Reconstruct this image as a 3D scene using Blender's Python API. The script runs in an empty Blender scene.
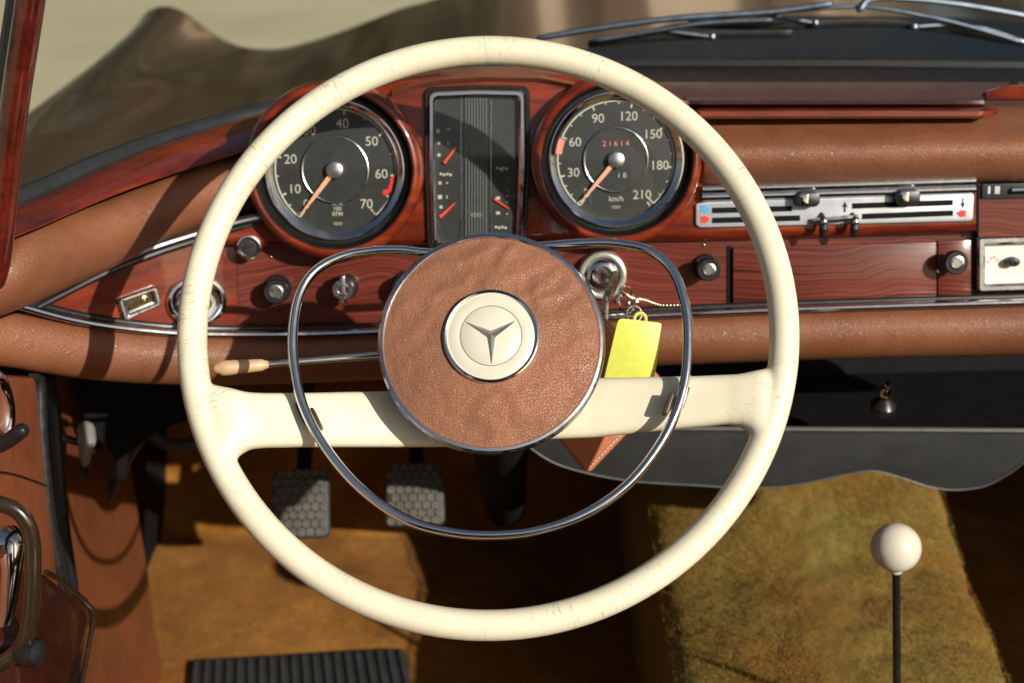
import bpy, bmesh, math, random
from math import sin, cos, tan, pi, radians as R, sqrt, atan2
from mathutils import Vector, Matrix, noise

random.seed(7)
SC = bpy.context.scene
COL = SC.collection
# ------------------------------------------------------------------ camera
PITCH, ROLL, F = R(22.0), R(-1.3), 1422.2
CAMLOC = Vector((0, 0, 1.22))
cam_d = bpy.data.cameras.new('camera')
cam = bpy.data.objects.new('camera', cam_d)
COL.objects.link(cam)
SC.camera = cam
cam_d.lens = 50
cam_d.sensor_width = 36
cam_d.clip_start = 0.05
cam_d.clip_end = 500
CR = Matrix.Rotation(R(90) - PITCH, 4, 'X') @ Matrix.Rotation(ROLL, 4, 'Z')
cam.matrix_world = Matrix.Translation(CAMLOC) @ CR
cam_d.dof.use_dof = True
cam_d.dof.focus_distance = 0.925
cam_d.dof.aperture_fstop = 7.5
# ------------------------------------------------------------------ world + sun
SUN_DIR = Vector((-0.78, 0.90, -0.555)).normalized()      # the way the light travels
to_sun = -SUN_DIR
SUN_EL = math.asin(to_sun.z)
SUN_AZ = atan2(to_sun.x, to_sun.y)
w = bpy.data.worlds.new('World')
SC.world = w
w.use_nodes = True
nt = w.node_tree
sky = nt.nodes.new('ShaderNodeTexSky')
sky.sky_type = 'NISHITA'
sky.sun_disc = False
sky.sun_elevation = SUN_EL
sky.sun_rotation = SUN_AZ
sky.air_density = 1.2
sky.dust_density = 2.5
bg = nt.nodes['Background']
bg.inputs['Strength'].default_value = 0.055
nt.links.new(sky.outputs[0], bg.inputs[0])
sd = bpy.data.lights.new('sun', 'SUN')
sd.energy = 5.0
sd.angle = R(0.53)
sd.color = (1.0, 0.93, 0.82)
so = bpy.data.objects.new('sun', sd)
COL.objects.link(so)
so.rotation_euler = SUN_DIR.to_track_quat('-Z', 'Y').to_euler()
SC.view_settings.view_transform = 'Standard'
SC.view_settings.look = 'None'
SC.view_settings.exposure = 0.0
SC.view_settings.gamma = 1.0
SC.render.engine = 'CYCLES'
SC.cycles.max_bounces = 8
SC.cycles.sample_clamp_indirect = 4.0
try:
    SC.cycles.use_denoising = True
except Exception:
    pass

# ------------------------------------------------------------------ pixel <-> world helpers
CR3 = CR.to_3x3()
def ray(px, py):
    return CR3 @ Vector(((px - 512) / F, -(py - 341.5) / F, -1))
def at(px, py, d):
    return CAMLOC + ray(px, py) * d
def onp(px, py, p0, n):
    r = ray(px, py)
    return CAMLOC + r * ((p0 - CAMLOC).dot(n) / r.dot(n))
def onx(px, py, x):
    return onp(px, py, Vector((x, 0, 0)), Vector((1, 0, 0)))
def onz(px, py, z):
    return onp(px, py, Vector((0, 0, z)), Vector((0, 0, 1)))
def ony(px, py, y):
    return onp(px, py, Vector((0, y, 0)), Vector((0, 1, 0)))
def frame(o, n, u=Vector((1, 0, 0))):
    n = n.normalized()
    u = (u - n * u.dot(n)).normalized()
    v = n.cross(u)
    return Matrix(((u.x, v.x, n.x, o.x), (u.y, v.y, n.y, o.y), (u.z, v.z, n.z, o.z), (0, 0, 0, 1)))
def loc(M, px, py, off=0.0):
    n = M.col[2].to_3d()
    o = M.translation + n * off
    return M.inverted() @ onp(px, py, o, n)

# dashboard face: leans back 12 degrees, its left end sweeps round towards the driver
D0 = at(512, 260, 1.15)
TL = tan(R(12))
def wrap(x):
    t = max(0.0, -0.17 - x)
    return 2.6 * t * t
def DS(px, py, off=0.0):
    """point on the dashboard surface, pushed 'off' metres towards the driver"""
    r = ray(px, py)
    lo, hi = 0.3, 3.0
    for _ in range(40):
        m = (lo + hi) / 2
        p = CAMLOC + r * m
        f = p.y - (D0.y + (p.z - D0.z) * TL - wrap(p.x) - off / cos(R(12)))
        if f > 0: hi = m
        else: lo = m
    return CAMLOC + r * lo
def DN(p):
    t = max(0.0, -0.17 - p.x)
    return Vector((5.2 * t, -1, TL)).normalized()
def DF(px, py, off=0.0):
    p = DS(px, py, off)
    return frame(p, DN(p))

# ------------------------------------------------------------------ object helpers
WM = {}
def _place(o, parent, M):
    WM[o.name] = M.copy()
    if parent is not None:
        o.parent = parent
        o.matrix_parent_inverse = Matrix.Identity(4)
        o.matrix_basis = WM[parent.name].inverted() @ M
    else:
        o.matrix_basis = M
def empty(name, M):
    o = bpy.data.objects.new(name, None)
    o.empty_display_size = 0.03
    COL.objects.link(o)
    _place(o, None, M if isinstance(M, Matrix) else Matrix.Translation(M))
    return o
def tag(o, label=None, cat=None, group=None, kind=None):
    if label: o['label'] = label
    if cat: o['category'] = cat
    if group: o['group'] = group
    if kind: o['kind'] = kind
    return o
def build(name, bm, m, parent=None, M=None, world=False, sharp=35, smooth=True):
    """link a bmesh as one object; M = its frame; world=True: vertices are in world space"""
    if M is None:
        M = Matrix.Identity(4)
        if world:
            c = Vector((0, 0, 0))
            for v in bm.verts: c += v.co
            if len(bm.verts): c /= len(bm.verts)
            M = Matrix.Translation(c)
    if world:
        bm.transform(M.inverted())
    bmesh.ops.recalc_face_normals(bm, faces=bm.faces)
    me = bpy.data.meshes.new(name)
    bm.to_mesh(me)
    bm.free()
    for mm in (m if isinstance(m, (list, tuple)) else [m]):
        me.materials.append(mm)
    if smooth:
        for p in me.polygons: p.use_smooth = True
        me.set_sharp_from_angle(angle=R(sharp))
    o = bpy.data.objects.new(name, me)
    COL.objects.link(o)
    _place(o, parent, M)
    return o
def B(): return bmesh.new()
def mark(bm, n0, mi):
    bm.faces.ensure_lookup_table()
    for f in bm.faces[n0:]: f.material_index = mi
def lathe(bm, prof, seg=48, M=Matrix.Identity(4), close=False):
    rings = []
    for r, z in prof:
        if r < 1e-7:
            rings.append([bm.verts.new(M @ Vector((0, 0, z)))])
        else:
            rings.append([bm.verts.new(M @ Vector((r * cos(2 * pi * k / seg), r * sin(2 * pi * k / seg), z))) for k in range(seg)])
    pairs = list(zip(rings, rings[1:]))
    if close: pairs.append((rings[-1], rings[0]))
    for a, b in pairs:
        for k in range(seg):
            k2 = (k + 1) % seg
            if len(a) == 1 and len(b) == 1: continue
            if len(a) == 1: bm.faces.new((a[0], b[k], b[k2]))
            elif len(b) == 1: bm.faces.new((a[k], a[k2], b[0]))
            else: bm.faces.new((a[k], a[k2], b[k2], b[k]))
    return bm
def torus(bm, R0, r, seg=96, rs=16, M=Matrix.Identity(4), rz=None, z=0):
    rz = rz or r
    return lathe(bm, [(R0 + r * cos(2 * pi * k / rs), z + rz * sin(2 * pi * k / rs)) for k in range(rs)], seg, M, close=True)
def grid(bm, rows, closed=False, cap=False):
    vs = [[bm.verts.new(p) for p in r] for r in rows]
    n = len(vs[0])
    for a, b in zip(vs, vs[1:]):
        for k in range(n if closed else n - 1):
            k2 = (k + 1) % n
            bm.faces.new((a[k], a[k2], b[k2], b[k]))
    if cap and closed:
        bm.faces.new(vs[0]); bm.faces.new(vs[-1])
    return vs
def catmull(pts, n=8):
    """smooth a list of equal-length tuples"""
    out = []
    P = [pts[0]] + list(pts) + [pts[-1]]
    for i in range(1, len(P) - 2):
        for k in range(n):
            t = k / n
            out.append(tuple(0.5 * (2 * b + (c - a) * t + (2 * a - 5 * b + 4 * c - d) * t * t + (3 * b - a - 3 * c + d) * t ** 3)
                             for a, b, c, d in zip(P[i - 1], P[i], P[i + 1], P[i + 2])))
    out.append(tuple(pts[-1]))
    return out
def tube(bm, pts, r, seg=12, closed=False, ry=None, up=None, round_ends=False):
    pts = [Vector(p) for p in pts]
    n = len(pts)
    rr = r if isinstance(r, (list, tuple)) else [r] * n
    up = up or Vector((0, 0, 1))
    rows = []
    prev = None
    for i, p in enumerate(pts):
        a = pts[(i - 1) % n] if (closed or i) else p
        b = pts[(i + 1) % n] if (closed or i < n - 1) else p
        t = (b - a).normalized()
        if prev is None:
            s = t.cross(up)
            if s.length < 1e-3: s = t.cross(Vector((1, 0, 0)))
        else:
            s = prev - t * prev.dot(t)
        s.normalize(); prev = s
        v = s.cross(t).normalized()
        k1 = rr[i]
        k2 = (ry[i] if isinstance(ry, (list, tuple)) else ry) if ry else k1
        rows.append([p + s * k1 * cos(2 * pi * j / seg) + v * k2 * sin(2 * pi * j / seg) for j in range(seg)])
    if closed: rows.append(rows[0])
    if closed:
        vs = [[bm.verts.new(q) for q in row] for row in rows[:-1]]
        vs.append(vs[0])
        for a, b in zip(vs, vs[1:]):
            for k in range(seg):
                k2 = (k + 1) % seg
                bm.faces.new((a[k], a[k2], b[k2], b[k]))
    else:
        if round_ends:
            def capr(row, c, t, rad):
                return [[c + (q - c) * cos(f) + t * rad * sin(f) for q in row] for f in (R(35), R(65))]
            t0 = (pts[0] - pts[1]).normalized(); t1 = (pts[-1] - pts[-2]).normalized()
            rows = capr(rows[0], pts[0], t0, rr[0])[::-1] + rows + capr(rows[-1], pts[-1], t1, rr[-1])
        grid(bm, rows, closed=True, cap=True)
    return bm
def prism(bm, poly, z0, z1, M=Matrix.Identity(4), bev=0.0):
    """extruded 2-D polygon, front edge (z1) bevelled"""
    n = len(poly)
    c = (sum(p[0] for p in poly) / n, sum(p[1] for p in poly) / n)
    def ring(z, ins):
        out = []
        for i in range(n):
            a, p, b = poly[i - 1], poly[i], poly[(i + 1) % n]
            d1 = Vector((p[0] - a[0], p[1] - a[1])); d2 = Vector((b[0] - p[0], b[1] - p[1]))
            if d1.length < 1e-9: d1 = d2
            if d2.length < 1e-9: d2 = d1
            d1.normalize(); d2.normalize()
            nn = Vector((-(d1.y + d2.y), d1.x + d2.x))
            if nn.length < 1e-6: nn = Vector((c[0] - p[0], c[1] - p[1]))
            nn.normalize()
            if area < 0: nn = -nn
            out.append(bm.verts.new(M @ Vector((p[0] + nn.x * ins, p[1] + nn.y * ins, z))))
        return out
    area = sum(poly[i - 1][0] * poly[i][1] - poly[i][0] * poly[i - 1][1] for i in range(n))
    rs = [ring(z0, 0)]
    if bev > 0:
        rs += [ring(z1 - bev, 0), ring(z1 - bev * 0.3, bev * 0.3), ring(z1, bev)]
    else:
        rs += [ring(z1, 0)]
    for a, b in zip(rs, rs[1:]):
        for k in range(n):
            k2 = (k + 1) % n
            bm.faces.new((a[k], a[k2], b[k2], b[k]))
    bm.faces.new(rs[0][::-1]); bm.faces.new(rs[-1])
    return bm
def rrect(x0, y0, x1, y1, r, k=6):
    out = []
    for cx, cy, a0 in ((x1 - r, y1 - r, 0), (x0 + r, y1 - r, 90), (x0 + r, y0 + r, 180), (x1 - r, y0 + r, 270)):
        for i in range(k + 1):
            a = R(a0 + 90 * i / k)
            out.append((cx + r * cos(a), cy + r * sin(a)))
    return out
def round_poly(poly, r, k=5):
    out = []
    n = len(poly)
    for i in range(n):
        p = Vector(poly[i]); a = Vector(poly[i - 1]); b = Vector(poly[(i + 1) % n])
        da, db = (a - p), (b - p)
        q = min(r, da.length * .45, db.length * .45)
        s, e = p + da.normalized() * q, p + db.normalized() * q
        for j in range(k + 1):
            t = j / k
            out.append(tuple(s * (1 - t) ** 2 + p * 2 * t * (1 - t) + e * t * t))
    return out
def frame_ring(bm, outer, inner, z0, z1, M=Matrix.Identity(4), bev=0.0):
    """a picture-frame solid between two loops with equal point counts"""
    def lp(poly, z): return [bm.verts.new(M @ Vector((p[0], p[1], z))) for p in poly]
    def mix(t): return [(a[0] * (1 - t) + b[0] * t, a[1] * (1 - t) + b[1] * t) for a, b in zip(outer, inner)]
    ls = [lp(outer, z0), lp(outer, z1 - bev), lp(mix(.25), z1), lp(mix(.7), z1), lp(inner, z1 - bev), lp(inner, z0)]
    n = len(outer)
    for i in range(6):
        a, b = ls[i], ls[(i + 1) % 6]
        for k in range(n):
            k2 = (k + 1) % n
            bm.faces.new((a[k], a[k2], b[k2], b[k]))
    return bm
def text(bm, s, size, M, ext=0.0002, bold=0.0):
    cu = bpy.data.curves.new('t', 'FONT')
    cu.body = s; cu.size = size; cu.align_x = 'CENTER'; cu.align_y = 'CENTER'
    cu.extrude = ext; cu.offset = bold; cu.resolution_u = 4
    ob = bpy.data.objects.new('t', cu)
    COL.objects.link(ob)
    me = bpy.data.meshes.new_from_object(ob)
    me.transform(M)
    bm.from_mesh(me)
    bpy.data.objects.remove(ob); bpy.data.curves.remove(cu); bpy.data.meshes.remove(me)
T = Matrix.Translation
def RZ(a): return Matrix.Rotation(a, 4, 'Z')
def lerp(a, b, t): return a + (b - a) * t
def interp(tab, x):
    if x <= tab[0][0]: return tab[0][1]
    for (a, va), (b, vb) in zip(tab, tab[1:]):
        if x <= b: return va + (vb - va) * (x - a) / (b - a)
    return tab[-1][1]
def dsweep(bm, xs, prof, closed=False, cap=False):
    """sweep a profile [(py, off), ...] given for each picture column along the dashboard"""
    return grid(bm, [[DS(x, py, off) for py, off in prof(x)] for x in xs], closed=closed, cap=cap)
def frange(a, b, n): return [a + (b - a) * i / n for i in range(n + 1)]
def decimate_smooth_remesh(bm, voxel, it=4):
    me = bpy.data.meshes.new('tmp'); bm.to_mesh(me); bm.free()
    ob = bpy.data.objects.new('tmp', me); COL.objects.link(ob)
    m = ob.modifiers.new('r', 'REMESH'); m.mode = 'VOXEL'; m.voxel_size = voxel
    s = ob.modifiers.new('s', 'SMOOTH'); s.factor = 0.5; s.iterations = it
    dg = bpy.context.evaluated_depsgraph_get()
    me2 = bpy.data.meshes.new_from_object(ob.evaluated_get(dg))
    out = bmesh.new(); out.from_mesh(me2)
    bpy.data.objects.remove(ob); bpy.data.meshes.remove(me); bpy.data.meshes.remove(me2)
    return out

# ------------------------------------------------------------------ materials
class N:
    def __init__(s, name):
        s.m = bpy.data.materials.new(name); s.m.use_nodes = True
        s.t = s.m.node_tree; s.p = s.t.nodes['Principled BSDF']; s.o = s.t.nodes['Material Output']
        s.tc = None
    def n(s, kind, **kw):
        x = s.t.nodes.new(kind)
        for k, v in kw.items():
            if k.startswith('i_'): x.inputs[k[2:].replace('_', ' ')].default_value = v
            else: setattr(x, k, v)
        return x
    def l(s, a, b): s.t.links.new(a, b)
    def set(s, **kw):
        for k, v in kw.items():
            s.p.inputs[k.replace('_', ' ')].default_value = v
    def coord(s, scale=(1, 1, 1), rot=(0, 0, 0)):
        if s.tc is None: s.tc = s.n('ShaderNodeTexCoord')
        mp = s.n('ShaderNodeMapping')
        mp.inputs['Scale'].default_value = scale; mp.inputs['Rotation'].default_value = rot
        s.l(s.tc.outputs['Object'], mp.inputs['Vector'])
        return mp.outputs[0]
    def noise(s, vec, scale, detail=4, rough=.55, dist=0):
        x = s.n('ShaderNodeTexNoise')
        x.inputs['Scale'].default_value = scale; x.inputs['Detail'].default_value = detail
        x.inputs['Roughness'].default_value = rough; x.inputs['Distortion'].default_value = dist
        s.l(vec, x.inputs['Vector'])
        return x.outputs['Fac']
    def ramp(s, fac, stops):
        x = s.n('ShaderNodeValToRGB')
        e = x.color_ramp.elements
        while len(e) < len(stops): e.new(0.5)
        for q, (pos, c) in zip(e, stops):
            q.position = pos
            q.color = (*c, 1) if isinstance(c, (tuple, list)) else (c, c, c, 1)
        s.l(fac, x.inputs[0])
        return x.outputs[0]
    def mix(s, fac, a, b, mode='MIX'):
        x = s.n('ShaderNodeMix', data_type='RGBA', blend_type=mode)
        for sock, v in ((x.inputs[0], fac), (x.inputs[6], a), (x.inputs[7], b)):
            if isinstance(v, (int, float)): sock.default_value = v if sock == x.inputs[0] else (v, v, v, 1)
            elif isinstance(v, tuple): sock.default_value = (*v, 1)
            else: s.l(v, sock)
        return x.outputs[2]
    def math(s, op, a, b=0.0):
        x = s.n('ShaderNodeMath', operation=op)
        for sock, v in ((x.inputs[0], a), (x.inputs[1], b)):
            if isinstance(v, (int, float)): sock.default_value = v
            else: s.l(v, sock)
        return x.outputs[0]
    def bump(s, h, strength, dist=0.001, prev=None):
        x = s.n('ShaderNodeBump')
        x.inputs['Strength'].default_value = strength; x.inputs['Distance'].default_value = dist
        s.l(h, x.inputs['Height'])
        if prev is not None: s.l(prev, x.inputs['Normal'])
        s.l(x.outputs[0], s.p.inputs['Normal'])
        return x.outputs[0]
    def col(s, c): s.l(c, s.p.inputs['Base Color'])
    def rough(s, c): s.l(c, s.p.inputs['Roughness'])

def simple(name, c, rough=.5, metal=0.0, var=0.12, vs=60, coat=0.0, bump=0.0, spec=.5):
    k = N(name)
    v = k.coord()
    f = k.noise(v, vs, 4)
    k.col(k.ramp(f, [(.3, tuple(max(0, x * (1 - var)) for x in c)), (.7, tuple(min(1, x * (1 + var)) for x in c))]))
    f2 = k.noise(v, vs * 2.3, 3)
    k.rough(k.ramp(f2, [(.3, max(0, rough - .06)), (.75, min(1, rough + .08))]))
    k.set(Metallic=metal, Coat_Weight=coat, Coat_Roughness=.06, Specular_IOR_Level=spec)
    if bump: k.bump(k.noise(v, vs * 6, 3), bump, .0006)
    return k.m

def leather(name, c, scale=500, wr=0.0, rough=.45, bs=.35, tone=.25):
    k = N(name)
    v = k.coord()
    big = k.noise(v, 14, 3, .5)
    mid = k.noise(v, 60, 5, .6)
    c0 = tuple(x * (1 - tone) for x in c); c1 = tuple(min(1, x * (1 + tone)) for x in c)
    a = k.ramp(big, [(.35, c0), (.65, c1)])
    b = k.ramp(mid, [(.3, tuple(x * .85 for x in c)), (.7, tuple(min(1, x * 1.12) for x in c))])
    base = k.mix(.45, a, b)
    vo = k.n('ShaderNodeTexVoronoi', feature='DISTANCE_TO_EDGE')
    vo.inputs['Scale'].default_value = scale
    nz = k.n('ShaderNodeTexNoise'); nz.inputs['Scale'].default_value = 90; nz.inputs['Detail'].default_value = 2
    k.l(v, nz.inputs['Vector'])
    vv = k.n('ShaderNodeVectorMath', operation='MULTIPLY_ADD')
    k.l(nz.outputs['Color'], vv.inputs[0]); vv.inputs[1].default_value = (.0025, .0025, .0025); k.l(v, vv.inputs[2])
    k.l(vv.outputs[0], vo.inputs['Vector'])
    cr = k.ramp(vo.outputs['Distance'], [(0, 0), (.12, 1)])
    base = k.mix(k.math('MULTIPLY', k.math('SUBTRACT', 1.0, cr), .25), base, tuple(x * .45 for x in c))
    k.col(base)
    k.rough(k.ramp(mid, [(.3, rough - .08), (.7, rough + .12)]))
    h = k.bump(cr, bs, .0005)
    h = k.bump(k.noise(v, 260, 4, .6), bs * .8, .0007, h)
    if wr:
        rid = k.n('ShaderNodeTexNoise', noise_type='RIDGED_MULTIFRACTAL')
        rid.inputs['Scale'].default_value = 30; rid.inputs['Detail'].default_value = 5
        rid.inputs['Distortion'].default_value = .6
        k.l(v, rid.inputs['Vector'])
        h = k.bump(k.ramp(rid.outputs[0], [(.2, 1), (.9, 0)]), wr, .0016, h)
        h = k.bump(k.noise(v, 70, 4, .6, .8), wr, .002, h)
    k.set(Specular_IOR_Level=.45)
    return k.m

def wood(name, dark, mid, light, coat=1.0, spec=.25, rough=.35, gx=7, gy=120, bs=.1, warp=.02, crough=.04, ax='z'):
    k = N(name)
    nz = k.n('ShaderNodeTexNoise'); nz.inputs['Scale'].default_value = 9; nz.inputs['Detail'].default_value = 2
    v0 = k.coord()
    k.l(v0, nz.inputs['Vector'])
    vv = k.n('ShaderNodeVectorMath', operation='MULTIPLY_ADD')
    k.l(nz.outputs['Color'], vv.inputs[0]); vv.inputs[1].default_value = (0, warp * .3, warp) if ax == 'z' else (0, warp, warp * .3); k.l(v0, vv.inputs[2])
    mp = k.n('ShaderNodeMapping'); mp.inputs['Scale'].default_value = (gx, gx, gy) if ax == 'z' else (gx, gy, gx)
    k.l(vv.outputs[0], mp.inputs['Vector'])
    g = k.noise(mp.outputs[0], 1.0, 6, .62)
    mp2 = k.n('ShaderNodeMapping'); mp2.inputs['Scale'].default_value = (gx * 5, gx * 5, gy * 4.5) if ax == 'z' else (gx * 5, gy * 4.5, gx * 5)
    k.l(vv.outputs[0], mp2.inputs['Vector'])
    g2 = k.noise(mp2.outputs[0], 1.0, 3, .6)
    base = k.ramp(g, [(.32, dark), (.5, mid), (.68, light)])
    pores = k.ramp(g2, [(.34, .35), (.46, 1)])
    base = k.mix(.55, base, pores, 'MULTIPLY')
    bl = k.ramp(k.noise(v0, 11, 2), [(.35, .75), (.65, 1.15)])
    base = k.mix(.6, base, bl, 'MULTIPLY')
    dust = k.ramp(k.noise(v0, 900, 2, .7), [(.74, 0), (.82, .35)])
    base = k.mix(dust, base, (.42, .34, .27))
    k.col(base)
    k.set(Specular_IOR_Level=spec, Roughness=rough, Coat_Weight=coat, Coat_Roughness=crough, Coat_IOR=1.5)
    if bs: k.bump(g2, bs, .0003)
    cb = k.n('ShaderNodeBump'); cb.inputs['Strength'].default_value = .12; cb.inputs['Distance'].default_value = .001
    k.l(k.noise(v0, 70, 3), cb.inputs['Height']); k.l(cb.outputs[0], k.p.inputs['Coat Normal'])
    return k.m

def ivory_mat(name, cracks=True):
    k = N(name)
    v = k.coord()
    big = k.noise(v, 22, 4)
    base = k.ramp(big, [(.3, (.76, .70, .52)), (.7, (.82, .775, .60))])
    sp = k.noise(v, 420, 2)
    base = k.mix(k.ramp(sp, [(.70, 0), (.76, .5)]), base, (.42, .33, .18))
    if cracks:
        sx = k.n('ShaderNodeSeparateXYZ'); k.l(k.tc.outputs['Object'], sx.inputs[0])
        ang = k.math('ARCTAN2', sx.outputs[1], sx.outputs[0])
        rad = k.math('SQRT', k.math('ADD', k.math('MULTIPLY', sx.outputs[0], sx.outputs[0]), k.math('MULTIPLY', sx.outputs[1], sx.outputs[1])))
        cb = k.n('ShaderNodeCombineXYZ')
        k.l(k.math('MULTIPLY', ang, 62.0), cb.inputs[0]); k.l(k.math('MULTIPLY', rad, 45.0), cb.inputs[1])
        nz = k.n('ShaderNodeTexNoise'); nz.inputs['Scale'].default_value = 1.0; nz.inputs['Detail'].default_value = 1.0
        nz.inputs['Distortion'].default_value = .15
        k.l(cb.outputs[0], nz.inputs['Vector'])
        # hairlines: where the stretched noise crosses its mid value
        line = k.ramp(k.math('ABSOLUTE', k.math('SUBTRACT', nz.outputs['Fac'], .5)), [(0, 1), (.010, .75), (.026, 0)])
        zone = k.math('MULTIPLY', k.ramp(k.noise(v, 13, 2), [(.43, 0), (.60, 1)]), k.ramp(rad, [(.160, 0), (.170, 1)]))
        cut = k.ramp(k.noise(v, 55, 1), [(.46, 0), (.52, 1)])
        msk = k.math('MULTIPLY', k.math('MULTIPLY', line, zone), cut)
        base = k.mix(k.math('MULTIPLY', msk, .48), base, (.20, .15, .08))
        k.bump(msk, -.4, .0004)
    k.col(base)
    k.rough(k.ramp(k.noise(v, 130, 3), [(.3, .26), (.7, .40)]))
    k.set(Coat_Weight=.25, Coat_Roughness=.15, Specular_IOR_Level=.45, Subsurface_Weight=.08, Subsurface_Scale=.004)
    k.p.inputs['Subsurface Radius'].default_value = (1, .8, .5)
    return k.m

def glass_mat(name, refl=.08, tint=(1, 1, 1), rough=.0, k1=.6):
    k = N(name)
    tr = k.n('ShaderNodeBsdfTransparent'); tr.inputs[0].default_value = (*tint, 1)
    gl = k.n('ShaderNodeBsdfGlossy'); gl.inputs['Roughness'].default_value = rough
    lw = k.n('ShaderNodeLayerWeight'); lw.inputs['Blend'].default_value = .25
    mx = k.n('ShaderNodeMixShader')
    f = k.math('ADD', k.math('MULTIPLY', lw.outputs['Fresnel'], k1), refl * .3)
    k.l(f, mx.inputs[0]); k.l(tr.outputs[0], mx.inputs[1]); k.l(gl.outputs[0], mx.inputs[2])
    k.l(mx.outputs[0], k.o.inputs['Surface'])
    return k.m

def chrome_mat(name, c=(.78, .79, .80), rough=.07):
    k = N(name)
    v = k.coord()
    k.set(Metallic=1.0)
    k.p.inputs['Base Color'].default_value = (*c, 1)
    k.rough(k.ramp(k.noise(v, 180, 4), [(.35, rough), (.75, rough + .12)]))
    k.bump(k.noise(v, 700, 2), .05, .0002)
    return k.m

def carpet(name, c0, c1, scale=330, bs=1.0, fuzz=.2, patch=(.5, 1)):
    k = N(name)
    v = k.coord()
    a = k.noise(v, 7, 5, .6, .4)
    b = k.noise(v, scale, 4, .7)
    base = k.ramp(a, [(.35, c0), (.65, c1)])
    base = k.mix(.75, base, k.ramp(b, [(.3, .6), (.7, 1.35)]), 'MULTIPLY')
    base = k.mix(.38, base, k.ramp(k.noise(v, 45, 4, .65), [(.35, .6), (.65, 1.25)]), 'MULTIPLY')
    k.col(base)
    k.set(Roughness=.95, Specular_IOR_Level=.1, Sheen_Weight=fuzz, Sheen_Roughness=.4)
    h = k.bump(b, bs, .003)
    k.bump(k.noise(v, 60, 4, .6), .25, .005, h)
    return k.m

M_ivory = ivory_mat('aged_ivory')
M_ivory2 = simple('grey_white_enamel', (.66, .63, .52), .3, 0, .04, 60, coat=.4)
M_chrome = chrome_mat('chrome')
M_chrome_d = chrome_mat('worn_chrome', (.55, .56, .57), .22)
M_chrome_k = chrome_mat('dark_worn_chrome', (.20, .21, .22), .38)
M_alu = simple('brushed_aluminium', (.62, .63, .62), .33, 1.0, .1, 300)
M_plate = simple('satin_silver_plate', (.50, .54, .57), .35, .35, .05, 60)
M_pad = leather('dash_leather', (.225, .085, .040), 480, 0, .40, .4, .2)
M_hub = leather('wrinkled_leather', (.30, .128, .068), 560, .5, .5, .65, .2)
M_case = leather('tan_leather', (.42, .13, .045), 500, .2, .45, .3, .2)
M_door = leather('door_leather', (.21, .062, .024), 500, .1, .45, .25, .18)
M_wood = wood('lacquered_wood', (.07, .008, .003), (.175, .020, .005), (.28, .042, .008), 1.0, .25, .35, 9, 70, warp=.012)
M_wood_l = wood('lacquered_hood_wood', (.07, .008, .003), (.175, .020, .005), (.28, .042, .008), 1.0, .25, .35, 9, 70, warp=.012, ax='y')
M_wood_p = wood('pillar_wood', (.03, .004, .002), (.075, .008, .004), (.12, .014, .006), 1.0, .25, .3, 60, 60)
M_veneer = wood('striped_veneer', (.026, .006, .004), (.13, .023, .013), (.20, .042, .026), .6, .2, .4, 3.0, 430, .3, .035, .16)
M_veneer_l = wood('striped_drawer_veneer', (.028, .007, .005), (.14, .029, .019), (.22, .052, .036), .6, .2, .4, 3.0, 430, .3, .035, .16, ax='y')
M_black = simple('black_plastic', (.012, .012, .013), .35, 0, .3, 80)
M_blackm = simple('black_matte', (.008, .008, .009), .8, 0, .2, 40, spec=.12)
M_rubber = simple('grey_rubber', (.04, .042, .044), .6, 0, .25, 60, bump=.3)
M_dial = simple('dial_black', (.022, .025, .024), .5, 0, .15, 90)
M_mark = simple('dial_paint', (.46, .47, .37), .5, 0, .15, 300)
M_red = simple('red_paint', (.65, .035, .025), .45, 0, .15, 300)
M_blue = simple('blue_paint', (.05, .36, .62), .45, 0, .1, 300)
M_needle = simple('orange_needle', (.72, .40, .25), .45, 0, .1, 300)
M_rneedle = simple('red_needle', (.75, .08, .03), .45, 0, .1, 300)
M_yellow = simple('yellow_plastic', (.66, .69, .10), .45, 0, .06, 200)
M_cream = simple('cream_face', (.72, .72, .66), .5, 0, .08, 120)
M_gglass = glass_mat('gauge_glass', .08, k1=.45)
M_wglass = glass_mat('windscreen_glass', .01, (.97, .98, .97), k1=.07)
M_grey = simple('grey_board', (.019, .020, .020), .6, 0, .2, 30, bump=.2)
M_edge = simple('light_edge', (.075, .077, .068), .5, 0, .2, 60)
M_floor = carpet('brown_carpet', (.24, .095, .017), (.42, .185, .036), 260, .6, .05)
M_tunnel = carpet('olive_carpet', (.29, .150, .028), (.28, .215, .050), 420, .9, .04)
M_topblk = simple('dash_top_black', (.006, .005, .006), .5, 0, .1, 25, spec=.3)
M_bronze = N('bronze_paint')
_v = M_bronze.coord()
M_bronze.col(M_bronze.ramp(M_bronze.noise(_v, 900, 2), [(.3, (.070, .050, .028)), (.7, (.105, .076, .044))]))
M_bronze.set(Metallic=.35, Roughness=.38, Coat_Weight=1.0, Coat_Roughness=.10, Coat_IOR=1.52)
M_bronze = M_bronze.m
M_cowl = simple('dark_cowl_paint', (.010, .018, .026), .55, 0, .1, 40, spec=.2)
M_wiper = simple('wiper_metal', (.17, .21, .26), .40, .9, .2, 60)
M_loop = simple('dark_brown_grip', (.024, .014, .007), .25, 0, .2, 60, coat=.8)
M_wall = simple('pale_wall', (.66, .52, .38), .85, 0, .12, 3)
M_pillar = simple('brown_pillar', (.13, .06, .035), .7, 0, .25, 6)
M_leaf = simple('hedge_leaf', (.085, .068, .030), .6, 0, .4, 9)
g = N('pale_ground')
_v = g.coord()
g.col(g.mix(.5, g.ramp(g.noise(_v, .6, 5), [(.35, (.50, .46, .29)), (.65, (.62, .57, .38))]), g.ramp(g.noise(_v, 40, 5, .7), [(.3, .6), (.7, 1.2)]), 'MULTIPLY'))
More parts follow.
